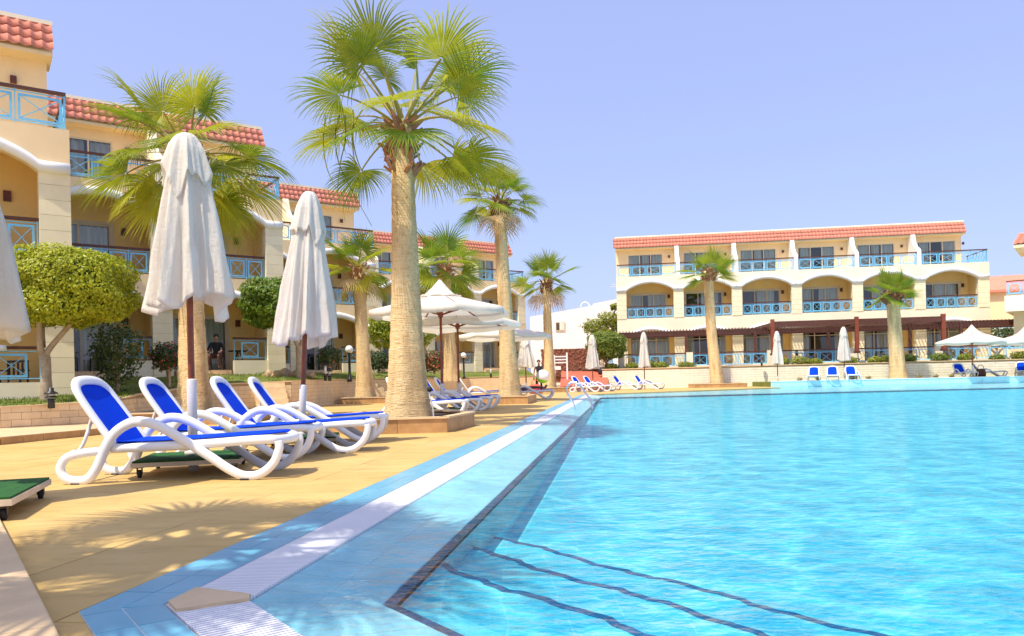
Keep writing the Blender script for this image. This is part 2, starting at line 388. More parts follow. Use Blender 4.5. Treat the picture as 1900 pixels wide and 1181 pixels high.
def clip(poly, pt, nrm):                     # keep the side where (q-pt).nrm >= 0
    out = []
    for i in range(len(poly)):
        a, b = poly[i], poly[(i+1) % len(poly)]
        da = (a[0]-pt[0])*nrm[0]+(a[1]-pt[1])*nrm[1]; db = (b[0]-pt[0])*nrm[0]+(b[1]-pt[1])*nrm[1]
        if da >= 0: out.append(a)
        if da*db < 0:
            t = da/(da-db); out.append((a[0]+(b[0]-a[0])*t, a[1]+(b[1]-a[1])*t))
    return out
def polyarea(p): return abs(sum(p[i][0]*p[(i+1)%len(p)][1]-p[(i+1)%len(p)][0]*p[i][1] for i in range(len(p))))/2

# ================================================================ SETTING: ground, deck, pool
U1 = Vector((0.1412, 0.98998)); N1 = Vector((0.98998, -0.1412)); O1 = [-1.955, -1.688, -1.402, -0.889]
U2 = Vector((0.6, -0.8)); N2 = Vector((0.8, 0.6)); O2 = [0.40, 0.66, 0.926, 1.424]
def meet(a, b):
    det = N1.x*N2.y - N1.y*N2.x
    return Vector(((a*N2.y - b*N1.y)/det, (N1.x*b - N2.x*a)/det))
CRN = [meet(O1[i], O2[i]) for i in range(4)]
MIT = (CRN[3] - CRN[0]).normalized(); MITN = Vector((-MIT.y, MIT.x))
if MITN.dot(U1) < 0: MITN = -MITN
def p1(s, o): q = U1*s + N1*o; return (q.x, q.y)
def p2(s, o): q = U2*s + N2*o; return (q.x, q.y)
S1END = 36.2
def strip(edge, s0, s1, oa, ob):
    f = p1 if edge == 1 else p2
    poly = [f(s0, oa), f(s1, oa), f(s1, ob), f(s0, ob)]
    return clip(poly, CRN[0], MITN if edge == 1 else -MITN)
FAR_A = p1(S1END, O1[0]); FAR_D = p1(32.2, O1[3])
FAR_PTS = [(4.46, 37.7), (15.45, 44.3), (15.6, 46.4), (62.0, 41.0)]
E2 = 9.0

ground = MB()
for (x0, x1, y0, y1) in ((-1500, 1500, 80, 3000), (-1500, 1500, -1500, -30), (-1500, -80, -30, 80), (80, 1500, -30, 80)):
    ground.add([(x0,y0,-0.02),(x1,y0,-0.02),(x1,y1,-0.02),(x0,y1,-0.02)], [(0,1,2,3)])
tag(ground.build('ground', 'sand_ground'), kind='structure')

dk = MB()
q2 = p2(E2, O2[0])
poly = [(-80,-30), (q2[0], -30), q2, tuple(CRN[0]), FAR_A] + FAR_PTS[:4] + [(80, 38), (80, 80), (-80, 80)]
dk.prism(poly, -0.20, -0.012)
dk.prism([(62.0,-30),(80,-30),(80,38),(62.0,41.0)], -0.20, -0.012)
deck = tag(dk.build('pool_deck', 'mortar'), kind='structure')
bm = bmesh.new(); bm.from_mesh(deck.data); bmesh.ops.triangulate(bm, faces=bm.faces[:]); bm.to_mesh(deck.data); bm.free()

# deck slabs
pieces = []
SZ = 0.6
for i in range(-30, 64):
    for j in range(-6, 120):
        o0, s0 = i*SZ - 1.95, j*SZ
        c = U1*(s0+SZ/2) + N1*(o0+SZ/2)
        if c.x < -13 or c.x > 40 or c.y < -2 or c.y > 56: continue
        g = 0.0012
        sq = [p1(s0+g, o0+g), p1(s0+g, o0+SZ-g), p1(s0+SZ-g, o0+SZ-g), p1(s0+SZ-g, o0+g)]
        if c.y > 30 and c.x > 2.5:                       # far bank beyond the pool
            a = sq
            if c.x < 4.6: a = clip(a, FAR_A, (-(37.7-FAR_A[1]), 4.46-FAR_A[0]))
            if c.x < 15.45: a = clip(a, (4.46, 37.7), (-(44.3-37.7), 15.45-4.46))
            else: continue
            if len(a) > 2 and polyarea(a) > 0.002: pieces.append(a)
            continue
        a = clip(sq, p1(0, O1[0]-0.002), -N1)
        if len(a) > 2 and polyarea(a) > 0.002: pieces.append(a)
        b = clip(clip(sq, p1(0, O1[0]), N1), p2(0, O2[0]-0.002), -N2)
        if len(b) > 2 and polyarea(b) > 0.002 and c.y < 3.2: pieces.append(b)
def seen_rank(pc):
    c = Vector((sum(q[0] for q in pc)/len(pc), sum(q[1] for q in pc)/len(pc)))
    if c.y < 2.1 or abs(c.x) > c.y*0.70 + 0.5: return 1e9
    return c.length
pieces.sort(key=seen_rank)
rnd = random.Random(3)
rest = MB()
for k, pc in enumerate(pieces):
    dz = rnd.uniform(-0.0012, 0.0012)
    if k < 300 and seen_rank(pc) < 1e8:
        c = (sum(q[0] for q in pc)/len(pc), sum(q[1] for q in pc)/len(pc))
        mb = MB().prism([(q[0]-c[0], q[1]-c[1]) for q in pc], -0.011, dz)
        put('paving_slab', mb.mesh('paving_slab', 'deck_stone'), deck, (c[0], c[1], 0))
    else: rest.prism(pc, -0.011, dz)
tag(rest.build('distant_paving', 'deck_stone', deck), kind='stuff')

# pool border: blue tile rows, white overflow grating, sloping wet tiles, dark edge
border = MB()
for e, s0, s1 in ((1, -5, S1END), (2, -5, E2)):
    border.prism(strip(e, s0, s1, (O1 if e == 1 else O2)[0], (O1 if e == 1 else O2)[1]), -0.2, -0.0012)
border = tag(border.build('pool_border', 'grout'), kind='structure')
TL = 0.255
rest = MB(); cnt = 0
for e in (1, 2):
    O = O1 if e == 1 else O2
    for rw in range(2):
        a = O[0] + (O[1]-O[0])*rw/2 + 0.003; b = O[0] + (O[1]-O[0])*(rw+1)/2 - 0.003
        s = -3.6
        while s < (S1END if e == 1 else E2):
            pc = strip(e, s + 0.003, s + TL - 0.003, a, b)
            if len(pc) > 2 and polyarea(pc) > 0.0008:
                c = (sum(q[0] for q in pc)/len(pc), sum(q[1] for q in pc)/len(pc))
                loc = [(q[0]-c[0], q[1]-c[1]) for q in pc]
                if (e == 1 and s < 32) or (e == 2 and s < 0.5):
                    put('border_tile', MB().prism(loc, -0.008, 0.001 + rnd.uniform(-0.0006, 0.0006)).mesh('border_tile', 'pool_tile'), border, (c[0], c[1], 0)); cnt += 1
                else: rest.prism(pc, -0.008, 0.001)
            s += TL
tag(rest.build('distant_border_tiles', 'pool_tile', border), kind='stuff')

gut = MB()
for e, s1 in ((1, S1END), (2, E2)):
    O = O1 if e == 1 else O2
    gut.prism(strip(e, -5, s1, O[1]+0.006, O[2]-0.002), -0.2, -0.05)
gut = tag(gut.build('overflow_gutter', 'grey_sleeve'), kind='structure')
bars = MB()
for e, s1 in ((1, S1END), (2, 4.0)):
    O = O1 if e == 1 else O2
    s = -3.6
    while s < s1:
        pc = strip(e, s, s + 0.0160, O[1]+0.008, O[2]-0.004)
        if len(pc) > 2: bars.prism(pc, -0.03, 0.0)
        s += 0.0240
tag(bars.build('grating_bar', 'gutter_white', gut), kind='stuff')
# sandstone piece that closes the grating at the corner
ca, cb, cc_ = CRN[1], CRN[2], None
mid = (CRN[1] + CRN[2]) / 2
cs = [tuple(CRN[1] + N1*0.012 + U1*0.01), p1((CRN[1].dot(U1))+0.20, O1[1]+0.012), p1((CRN[2].dot(U1))+0.03, O1[2]-0.006), tuple(CRN[2]), p2(CRN[2].dot(U2)+0.03, O2[2]-0.006), p2(CRN[1].dot(U2)+0.13, O2[1]+0.012)]
tag(MB().prism(cs, -0.06, 0.012).build('corner_stone', 'coping', gut))

def slope_z(e):
    O = O1 if e == 1 else O2; Nn = N1 if e == 1 else N2
    return lambda q: -0.012 - 0.055*((q[0]*Nn.x+q[1]*Nn.y) - O[2])/(O[3]-O[2])
beach = MB()
for e, s1 in ((1, S1END), (2, E2)):
    O = O1 if e == 1 else O2
    zf = slope_z(e)
    beach.prism(strip(e, -5, s1, O[2], O[3]), -0.3, lambda q: zf(q)-0.0015)
beach = tag(beach.build('pool_beach', 'grout'), kind='structure')
rest = MB(); restd = MB()
for e in (1, 2):
    O = O1 if e == 1 else O2; zf = slope_z(e)
    wd = (O[3]-0.05-O[2])/2
    rows = [(O[2]+0.002, O[2]+wd-0.002, 'pool_tile_wet'), (O[2]+wd+0.002, O[3]-0.052, 'pool_tile_wet'), (O[3]-0.048, O[3], 'pool_dark_tile')]
    for a, b, mt in rows:
        s = -3.6; L = 0.25
        while s < (32.2 if e == 1 else E2):
            pc = strip(e, s+0.002, s+L-0.002, a, b)
            if len(pc) > 2 and polyarea(pc) > 0.0006:
                c = (sum(q[0] for q in pc)/len(pc), sum(q[1] for q in pc)/len(pc))
                if (e == 1 and s < 9.5) or (e == 2 and s < 1.0):
                    me = MB().prism([(q[0]-c[0], q[1]-c[1]) for q in pc], lambda q: zf((q[0]+c[0], q[1]+c[1]))-0.02, lambda q: zf((q[0]+c[0], q[1]+c[1]))).mesh('wet_tile', mt)
                    put('wet_tile' if mt != 'pool_dark_tile' else 'edge_tile', me, beach, (c[0], c[1], 0))
                else:
                    (rest if mt != 'pool_dark_tile' else restd).prism(pc, lambda q: zf(q)-0.02, zf)
            s += L
tag(rest.build('distant_wet_tiles', 'pool_tile_wet', beach), kind='stuff')
tag(restd.build('distant_edge_tiles', 'pool_dark_tile', beach), kind='stuff')

# basin: floor, walls, far shallow ledge, steps with dark nosings
D0 = CRN[3]; d2 = p2(E2, O2[3]); FZ = -0.42
basin = MB()
FD = [FAR_D, (22.0, 33.2), (62.0, 34.4)]
inner = [tuple(D0)] + FD + [(62.0, d2[1]), d2]
def floor_z(q): return FZ + (FZ*-1 - 0.10)*max(0.0, min(1.0, (q[1]-12.0)/20.0)) if q in FD else FZ
basin.add([(x, y, floor_z((x, y))) for x, y in inner], [tuple(range(len(inner)))[::-1]])
for i in range(len(inner)):
    a, b = inner[i], inner[(i+1) % len(inner)]
    basin.add([(a[0],a[1],floor_z(a)),(b[0],b[1],floor_z(b)),(b[0],b[1],-0.07),(a[0],a[1],-0.07)], [(0,1,2,3)])
basin = basin.build('pool_basin', 'basin_tile')
bm = bmesh.new(); bm.from_mesh(basin.data); bmesh.ops.triangulate(bm, faces=[f for f in bm.faces if len(f.verts) > 4]); bmesh.ops.recalc_face_normals(bm, faces=bm.faces[:]); bm.to_mesh(basin.data); bm.free()
tag(basin, kind='structure')
ledge = [FAR_D, (22.0, 33.2), (62.0, 34.4), (62.0, 41.0), (15.6, 46.4), (15.45, 44.3), (4.46, 37.7), FAR_A, p1(S1END, O1[3]), FAR_D]
lg = MB().prism(ledge[:-1][::-1], -0.4, -0.075)
lo = tag(lg.build('shallow_ledge', 'pool_tile_wet'), kind='structure')
bm = bmesh.new(); bm.from_mesh(lo.data); bmesh.ops.triangulate(bm, faces=bm.faces[:]); bm.to_mesh(lo.data); bm.free()
le = MB()
for a, b in ((FD[0], FD[1]), (FD[1], FD[2])):
    A, B = Vector((*a, -0.062)), Vector((*b, -0.062)); le.bar(A, B, 0.22, 0.03)
le.build('ledge_edge_tiles', 'pool_dark_tile', lo)
st = MB(); nosings = []
for k, (wd, z) in enumerate(((0.55, -0.10), (1.10, -0.19), (1.65, -0.28))):
    s0 = -20
    poly = [p2(s0, O2[3]-0.02), p2(E2, O2[3]-0.02), p2(E2, O2[3]+wd), p2(s0, O2[3]+wd)]
    poly = clip(poly, p1(0, O1[3]-0.01), N1)
    st.prism(poly, FZ-0.1 - k*0.01, z)
    nb_ = []
    lo_s = None
    ss = [(-4.4 + 0.07*i) for i in range(0, 170)]
    mbn = MB()
    f0 = lambda s: O2[3]+wd + 0.020*math.sin(s*5+k) + 0.012*math.sin(s*17+2*k) + 0.008*math.sin(s*41+k)
    for a, b in zip(ss, ss[1:]):
        q = clip([p2(a, f0(a)-0.036), p2(b, f0(b)-0.036), p2(b, f0(b)+0.004), p2(a, f0(a)+0.004)], p1(0, O1[3]), N1)
        if len(q) > 2: mbn.prism(q, z-0.03, z+0.004)
    nosings.append(mbn)
steps = tag(st.build('pool_steps', 'basin_tile'), kind='structure')
for mbn in nosings: mbn.build('step_nosing', 'nosing_tile', steps)

wt = MB()
c0 = CRN[2]; c2 = p2(E2, O2[2])
wpoly = [tuple(c0), p1(S1END, O1[2]), FAR_A, (4.46, 37.7), (15.45, 44.3), (15.6, 46.4), (62.0, 41.0), (62.0, c2[1]), c2]
wmain = [tuple(CRN[3]), FAR_D, (22.0, 33.2), (62.0, 34.4), (62.0, d2[1]), d2]
wt.add([(x, y, -0.009) for x, y in wmain], [tuple(range(len(wmain)))[::-1]])
for fp in ([tuple(c0), p1(S1END, O1[2]), p1(S1END, O1[3]), FAR_D, tuple(CRN[3])], [tuple(c0), tuple(CRN[3]), d2, c2],
           [FAR_D, p1(S1END, O1[3]), FAR_A, (4.46, 37.7), (15.45, 44.3), (15.6, 46.4), (62.0, 41.0), (62.0, 34.4), (22.0, 33.2)]):
    wt.add([(x, y, -0.009) for x, y in fp], [tuple(range(len(fp)))], 1)
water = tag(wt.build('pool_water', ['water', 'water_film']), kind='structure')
bm = bmesh.new(); bm.from_mesh(water.data); bmesh.ops.triangulate(bm, faces=bm.faces[:]); bm.to_mesh(water.data); bm.free()
for f in water.data.polygons:
    if f.normal.z < 0: f.flip()

# raised lawn behind the far edge, its blue tiled wall towards the water
LZ = 0.28
rl = MB().prism([(15.6, 46.5), (62.0, 41.1), (62.0, 60), (15.6, 60)], -0.1, LZ)
tag(rl.build('far_lawn', 'lawn'), kind='structure')
bw = empty('blue_tiled_wall', (15.6, 46.4, 0), math.atan2(-5.4, 46.4), 'blue tiled pool wall below the raised grass on the far side', 'wall')
x = 0.0; k = 0
me_a = MB().box(0.004, 0.596, -0.02, 0.08, -0.08, LZ+0.02).mesh('wall_panel', 'pool_tile_wet')
while x < 30:
    put('wall_panel', me_a, bw, (x, 0, 0)); x += 0.6
MB().box(-0.02, 30, -0.05, 0.1, LZ+0.022, LZ+0.06).build('wall_cap', 'white_paint', bw)

# left lawn
FR = [(-14,12.9,.5),(-9.38,14.1,.5),(-8.3,15.35,.53),(-9.4,18.6,.56),(-10.0,20.5,.62),(-9.2,23.4,.85),(-7.0,24.4,.9),(-6.9,26.3,.93),(-6.8,31.4,.95),(-5.6,38,.98),(-2.9,51,1.0),(1.6,52,1.0)]
BK = [(-24,9.3,.58),(-15,15.6,.58),(-11.2,18.3,.6),(-12.0,21.2,.75),(-16,25,1.1),(-13,27,1.2),(-9.5,29.3,1.25),(-8.6,31,1.3),(-11,37.8,1.35),(-8,41,1.4),(-6,54.5,1.45),(1.2,59.4,1.5)]
lw = MB(); NS = 8; NT = 8; grid = []
for i in range(len(FR)-1):
    for a in range(NS):
        t = a/NS
        f = Vector(FR[i]).lerp(Vector(FR[i+1]), t); b = Vector(BK[i]).lerp(Vector(BK[i+1]), t)
        grid.append([f.lerp(b, j/NT) + Vector((0,0,0.05*math.sin(i*3+a*.9+j*1.3) if 0 < j < NT else 0)) for j in range(NT+1)])
grid.append([Vector(FR[-1]).lerp(Vector(BK[-1]), j/NT) for j in range(NT+1)])
vs = [p for r_ in grid for p in r_]; fs = []
for i in range(len(grid)-1):
    for j in range(NT):
        a = i*(NT+1)+j; fs.append((a, a+NT+1, a+NT+2, a+1))
lw.add(vs, fs); lawn = tag(lw.build('lawn', 'lawn', smooth=True), kind='structure')
gb = MB(); rnd = random.Random(11)
for _ in range(26000):
    i = rnd.randrange(len(grid)-1); j = rnd.randrange(NT)
    s_, t_ = rnd.random(), rnd.random()
    p = grid[i][j].lerp(grid[i+1][j], s_).lerp(grid[i][j+1].lerp(grid[i+1][j+1], s_), t_)
    if p.x < -13.5 or (math.sin(p.x*1.7)+math.sin(p.y*1.3+p.x) < -1.0): continue
    h = rnd.uniform(.04,.09); a = rnd.uniform(0, 6.3); dx, dy = math.cos(a)*.012, math.sin(a)*.012
    lx, ly = rnd.uniform(-.04,.04), rnd.uniform(-.04,.04)
    gb.add([(p.x-dx,p.y-dy,p.z-.01),(p.x+dx,p.y+dy,p.z-.01),(p.x+lx,p.y+ly,p.z+h)], [(0,1,2)])
tag(gb.build('grass', 'grass_blade'), 'short green lawn grass in front of the terraces', 'grass', kind='stuff')

# retaining wall of cream bricks
rw = empty('retaining_wall', (0,0,0), 0, 'cream brick retaining wall holding the lawn behind the left loungers', 'wall')
core = MB(); far_b = MB(); rnd = random.Random(5)
BL, BH = 0.33, 0.131
for i in range(len(FR)-1):
    a, b = Vector(FR[i]), Vector(FR[i+1]); d = Vector((b.x-a.x, b.y-a.y, 0)); L = d.length; d.normalize(); nrm = Vector((d.y, -d.x, 0))
    q = [a, b, b - nrm*0.28, a - nrm*0.28]
    core.prism([(v.x, v.y) for v in q], -0.1, lambda p, a=a, b=b, d=d, L=L: a.z + (b.z-a.z)*max(0, min(1, ((p[0]-a.x)*d.x+(p[1]-a.y)*d.y)/L)) - 0.01)
    near = i < 4
    rows = int(min(a.z, b.z)/BH + 0.2)
    bl = BL if near or i < 9 else 0.6
    for r_ in range(rows):
        s = -(bl/2 if r_ % 2 else 0)
        while s < L - 0.02:
            s0, s1 = max(s, 0.003) + 0.003, min(s+bl, L-0.003) - 0.003
            if s1 - s0 > 0.04:
                z0, z1 = r_*BH + 0.004, (r_+1)*BH - 0.003; pr = 0.012 + rnd.uniform(0, 0.006)
                pa, pb = a + d*s0, a + d*s1
                poly = [(pa.x+nrm.x*pr, pa.y+nrm.y*pr), (pb.x+nrm.x*pr, pb.y+nrm.y*pr), (pb.x-nrm.x*.02, pb.y-nrm.y*.02), (pa.x-nrm.x*.02, pa.y-nrm.y*.02)]
                if near and pa.x > -11.5:
                    c = ((pa.x+pb.x)/2, (pa.y+pb.y)/2)
                    put('brick', MB().prism([(x-c[0], y-c[1]) for x, y in poly], z0, z1).mesh('brick', 'brick_cream'), rw, (c[0], c[1], 0))
                else: far_b.prism(poly, z0, z1)
            s += bl
core.build('wall_core', 'joint', rw)
tag(far_b.build('distant_bricks', 'brick_cream', rw), kind='stuff')
# coping line
cp = MB()
for i in range(1, len(FR)-1):
    a, b = Vector(FR[i]), Vector(FR[i+1]); d = (b-a).normalized(); nr = Vector((d.y,-d.x,0))
    cp.bar(a - nr*0.12 + Vector((0,0,0.0)), b - nr*0.12, 0.30, 0.035)
cp.build('wall_coping', 'coping', rw)

# low stone platform in front of the wall
pf = empty('stone_platform', (-8.3,12.6,0), 0, 'low stone-edged platform at the foot of the left brick wall', 'platform')
pe = [(-9.0,9.2),(-7.63,11.43),(-7.22,13.35),(-7.9,15.3),(-9.2,14.2),(-14,12.8),(-14,9.2)]
MB().prism([(x+8.3,y-12.6) for x,y in pe], 0.0, 0.115).build('platform_top', 'coping', pf)
for (a, b, nseg) in ((pe[0], pe[1], 5), (pe[1], pe[2], 5), (pe[2], pe[3], 5)):
    A, B = Vector((a[0]+8.3, a[1]-12.6, 0.055)), Vector((b[0]+8.3, b[1]-12.6, 0.055))
    for k in range(nseg):
        q0, q1 = A.lerp(B, k/nseg), A.lerp(B, (k+1)/nseg); dd = (q1-q0).normalized()*0.004
        MB().bar(q0+dd, q1-dd, 0.05, 0.105).build('edge_stone', 'planter_stone', pf)

# garden steps through the wall beside the small palm
gs = empty('garden_steps', (-6.35,34.2,0), R(12), 'pale garden steps climbing the lawn wall beyond the tall palm', 'steps')
for k in range(5):
    MB().box(-0.3, 0.05+0.3*(4-k)*0.9, -1.2, 1.2, 0.19*k, 0.19*(k+1)-0.004).build('step', 'brick_cream', gs)
gs2 = empty('garden_steps', (-7.6,24.15,0), R(-65), 'cream block steps in the brick wall behind the second pair of loungers', 'steps')
for k in range(5):
    MB().box(-0.2, 0.05+0.22*(4-k), -0.45, 0.45, 0.18*k, 0.18*(k+1)-0.004).build('step', 'brick_cream', gs2)

# far bank: coral ramp, terrace, retaining wall
FB_ANG = math.atan2(-3.45, 23.4)
fbo = at(1147, 683, 57.2); FBO = Vector((fbo.x, fbo.y, 0))
fdx = Vector((math.cos(FB_ANG), math.sin(FB_ANG), 0)); fdy = Vector((-fdx.y, fdx.x, 0))
def fb(x, y, z=0): return FBO + fdx*x + fdy*y + Vector((0,0,z))
TZ = 1.5
cr = MB()
a0, a1 = Vector((at(1038,715,47.2).x, 47.2, 0)), Vector((at(1127,715,47.2).x, 47.2, 0)); b0, b1 = at(1042, 689, 54), at(1128, 690, 53.5)
cr.add([a0+Vector((0,0,.02)), a1+Vector((0,0,.02)), b1, b0, a0, a1, b1-Vector((0,0,1)), b0-Vector((0,0,1))], [(0,1,2,3),(0,4,5,1),(1,5,6,2),(3,7,4,0)])
tag(cr.build('coral_ramp', 'coral_paint'), kind='structure')
frw = empty('far_retaining_wall', fb(-1.0, -6.0), FB_ANG, 'long cream block wall under the far hotel terrace', 'wall')
MB().box(0, 48, 0.02, 0.4, 0, 1.30).build('wall_core', 'mortar', frw)
fw = MB(); rnd = random.Random(9)
for r_ in range(8):
    x = -(0.3 if r_ % 2 else 0)
    while x < 48:
        fw.box(max(x, 0)+0.005, min(x+0.6, 48)-0.005, -rnd.uniform(0, 0.008), 0.03, r_*0.155+0.006, (r_+1)*0.155-0.006); x += 0.6
tag(fw.build('wall_blocks', 'pale_block', frw), kind='stuff')
MB().box(-0.05, 48, -0.05, 0.45, 1.302, 1.36).build('wall_coping', 'coping', frw)
ft = MB().prism([fb(-1.0,-5.6)[:2], fb(47,-5.6)[:2], fb(47,-3.25)[:2], fb(-1.0,-3.25)[:2]], 0, 1.25)
tag(ft.build('planting_bed', 'soil'), kind='structure')
ft = MB().prism([fb(-1.0,-3.245)[:2], fb(47,-3.245)[:2], fb(47,9)[:2], fb(-1.0,9)[:2]], 0, TZ)
tag(ft.build('far_terrace', 'stucco_light'), kind='structure')

# ================================================================ BUILDINGS
PANEL_CACHE = {}
def lattice_mesh(wd, h, t=0.032):
    key = (round(wd,3), round(h,3), t)
    if key not in PANEL_CACHE:
        mb = MB(); x, z = wd/2, h
        mb.box(-x, -x+t, -.015, .015, 0, z); mb.box(x-t, x, -.015, .015, 0, z)
        mb.box(-x+t, x-t, -.014, .014, 0, t); mb.box(-x+t, x-t, -.014, .014, z-t, z)
        mb.bar((-x+t, 0.004, t), (x-t, 0.004, z-t), .016, t*.8, up=(0,1,0)); mb.bar((-x+t, -0.004, z-t), (x-t, -0.004, t), .016, t*.8, up=(0,1,0))
        PANEL_CACHE[key] = mb.mesh('lattice_panel', 'rail_blue')
    return PANEL_CACHE[key]
def balustrade(par, x0, x1, y, z0, h=1.0, npan=5, rail_h=0.07, along='x', gap=0.13, glassy=False):
    mb = MB(); L = x1 - x0; zt = h - 0.10
    def P(s): return s
    posts = [x0 + 0.03 + (L-0.06)*k/npan for k in range(npan+1)]
    for q in posts: mb.box(q-.014, q+.014, y-.014, y+.014, z0, z0+zt+0.03)
    mb.box(x0, x1, y-.012, y+.012, z0+0.08, z0+0.105)
    mb.box(x0, x1, y-.012, y+.012, z0+zt-0.03, z0+zt-0.008)
    b = mb.build('balustrade', 'rail_blue', par)
    MB().box(x0, x1, y-.05, y+.05, z0+h-rail_h, z0+h).build('handrail', 'wood_dark', b)
    pw = L/npan - gap
    for k in range(npan):
        put('lattice_panel', lattice_mesh(pw, zt-0.20, 0.052), b, ((posts[k]+posts[k+1])/2, y, z0+0.125))
    return b
CURT = {}
def curtain_mesh(wd, h, seed):
    rn = random.Random(seed); mb = MB(); k = max(6, int(wd/0.045)); a = rn.uniform(0, 6)
    top = [(x*wd/k, 0.035*math.sin(a + x*1.35 + 0.8*math.sin(x*.31+a)), 0) for x in range(k+1)]
    mb.add([(x, y, 0) for x, y, _ in top] + [(x, y*1.4, h) for x, y, _ in top], [(i, i+1, i+k+2, i+k+1) for i in range(k)])
    return mb.mesh('curtain', 'curtain', True)
WSEED = [0]
def window(par, x0, x1, y, z0, z1, npane=2, transom=None, cur=((0.0,0.42),(0.72,1.0)), fr=0.06, label=None):
    mb = MB(); t = fr
    mb.box(x0, x0+t, y-.05, y+.05, z0, z1); mb.box(x1-t, x1, y-.05, y+.05, z0, z1)
    mb.box(x0+t, x1-t, y-.05, y+.05, z1-t, z1); mb.box(x0+t, x1-t, y-.05, y+.05, z0, z0+.05)
    xs = [x0+t + (x1-x0-2*t)*k/npane for k in range(npane+1)]
    for q in xs[1:-1]: mb.box(q-.03, q+.03, y-.045, y+.045, z0+.05, z1-t)
    if transom:
        for a, b in zip(xs, xs[1:]): mb.box(a+.03, b-.03, y-.04, y+.04, transom-.03, transom+.03)
    o = mb.build('window', 'frame_cream', par)
    for a, b in zip(xs, xs[1:]):
        MB().box(a+.028, b-.028, y-.006, y+.006, z0+.045, z1-t+.005).build('pane', 'pane_glass', o)
    WSEED[0] += 1
    for a, b in cur:
        c = put('curtain', curtain_mesh((x1-x0-2*t)*(b-a), z1-z0-.12, WSEED[0]*7+int(a*10)), o)
        c.location = (x0+t+(x1-x0-2*t)*a, y+0.12, z0+.06)
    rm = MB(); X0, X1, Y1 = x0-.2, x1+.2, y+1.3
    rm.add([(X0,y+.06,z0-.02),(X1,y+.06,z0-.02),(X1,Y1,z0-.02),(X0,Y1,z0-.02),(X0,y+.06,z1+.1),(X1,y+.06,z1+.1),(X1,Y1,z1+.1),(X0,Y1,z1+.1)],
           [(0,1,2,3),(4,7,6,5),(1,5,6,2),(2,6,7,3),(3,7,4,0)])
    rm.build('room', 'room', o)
    return o
def wall_with_hole(par, name, mat, x0, x1, y0, y1, z0, z1, hx0, hx1, hz1):
    mb = MB(); mb.box(x0, hx0, y0, y1, z0, z1); mb.box(hx1, x1, y0, y1, z0, z1); mb.box(hx0, hx1, y0, y1, hz1, z1)
    return mb.build(name, mat, par)
def tile_mesh(wd, ln):
    mb = MB(); k = 8; pts = []
    for i in range(k+1):
        t = i/k; pts.append((t*wd, 0.024*math.cos(t*2*math.pi) + 0.02*math.cos(t*4*math.pi)*0.2))
    vs = []
    for (s, lift) in ((0.0, 0.045), (1.0, 0.0)):
        for (x, z) in pts: vs.append((x, s*ln, z + lift))
    vs += [(x, 0.0, z + 0.018) for x, z in pts]
    fs = [(i, i+1, i+k+2, i+k+1) for i in range(k)] + [(2*(k+1)+i, 2*(k+1)+i+1, i+1, i) for i in range(k)]
    mb.add(vs, fs); return mb
def arch_z(x, a, b, hs, hc):
    if x <= a or x >= b: return hs
    return hs + (hc-hs) * math.sin(math.pi*(x-a)/(b-a))**0.75

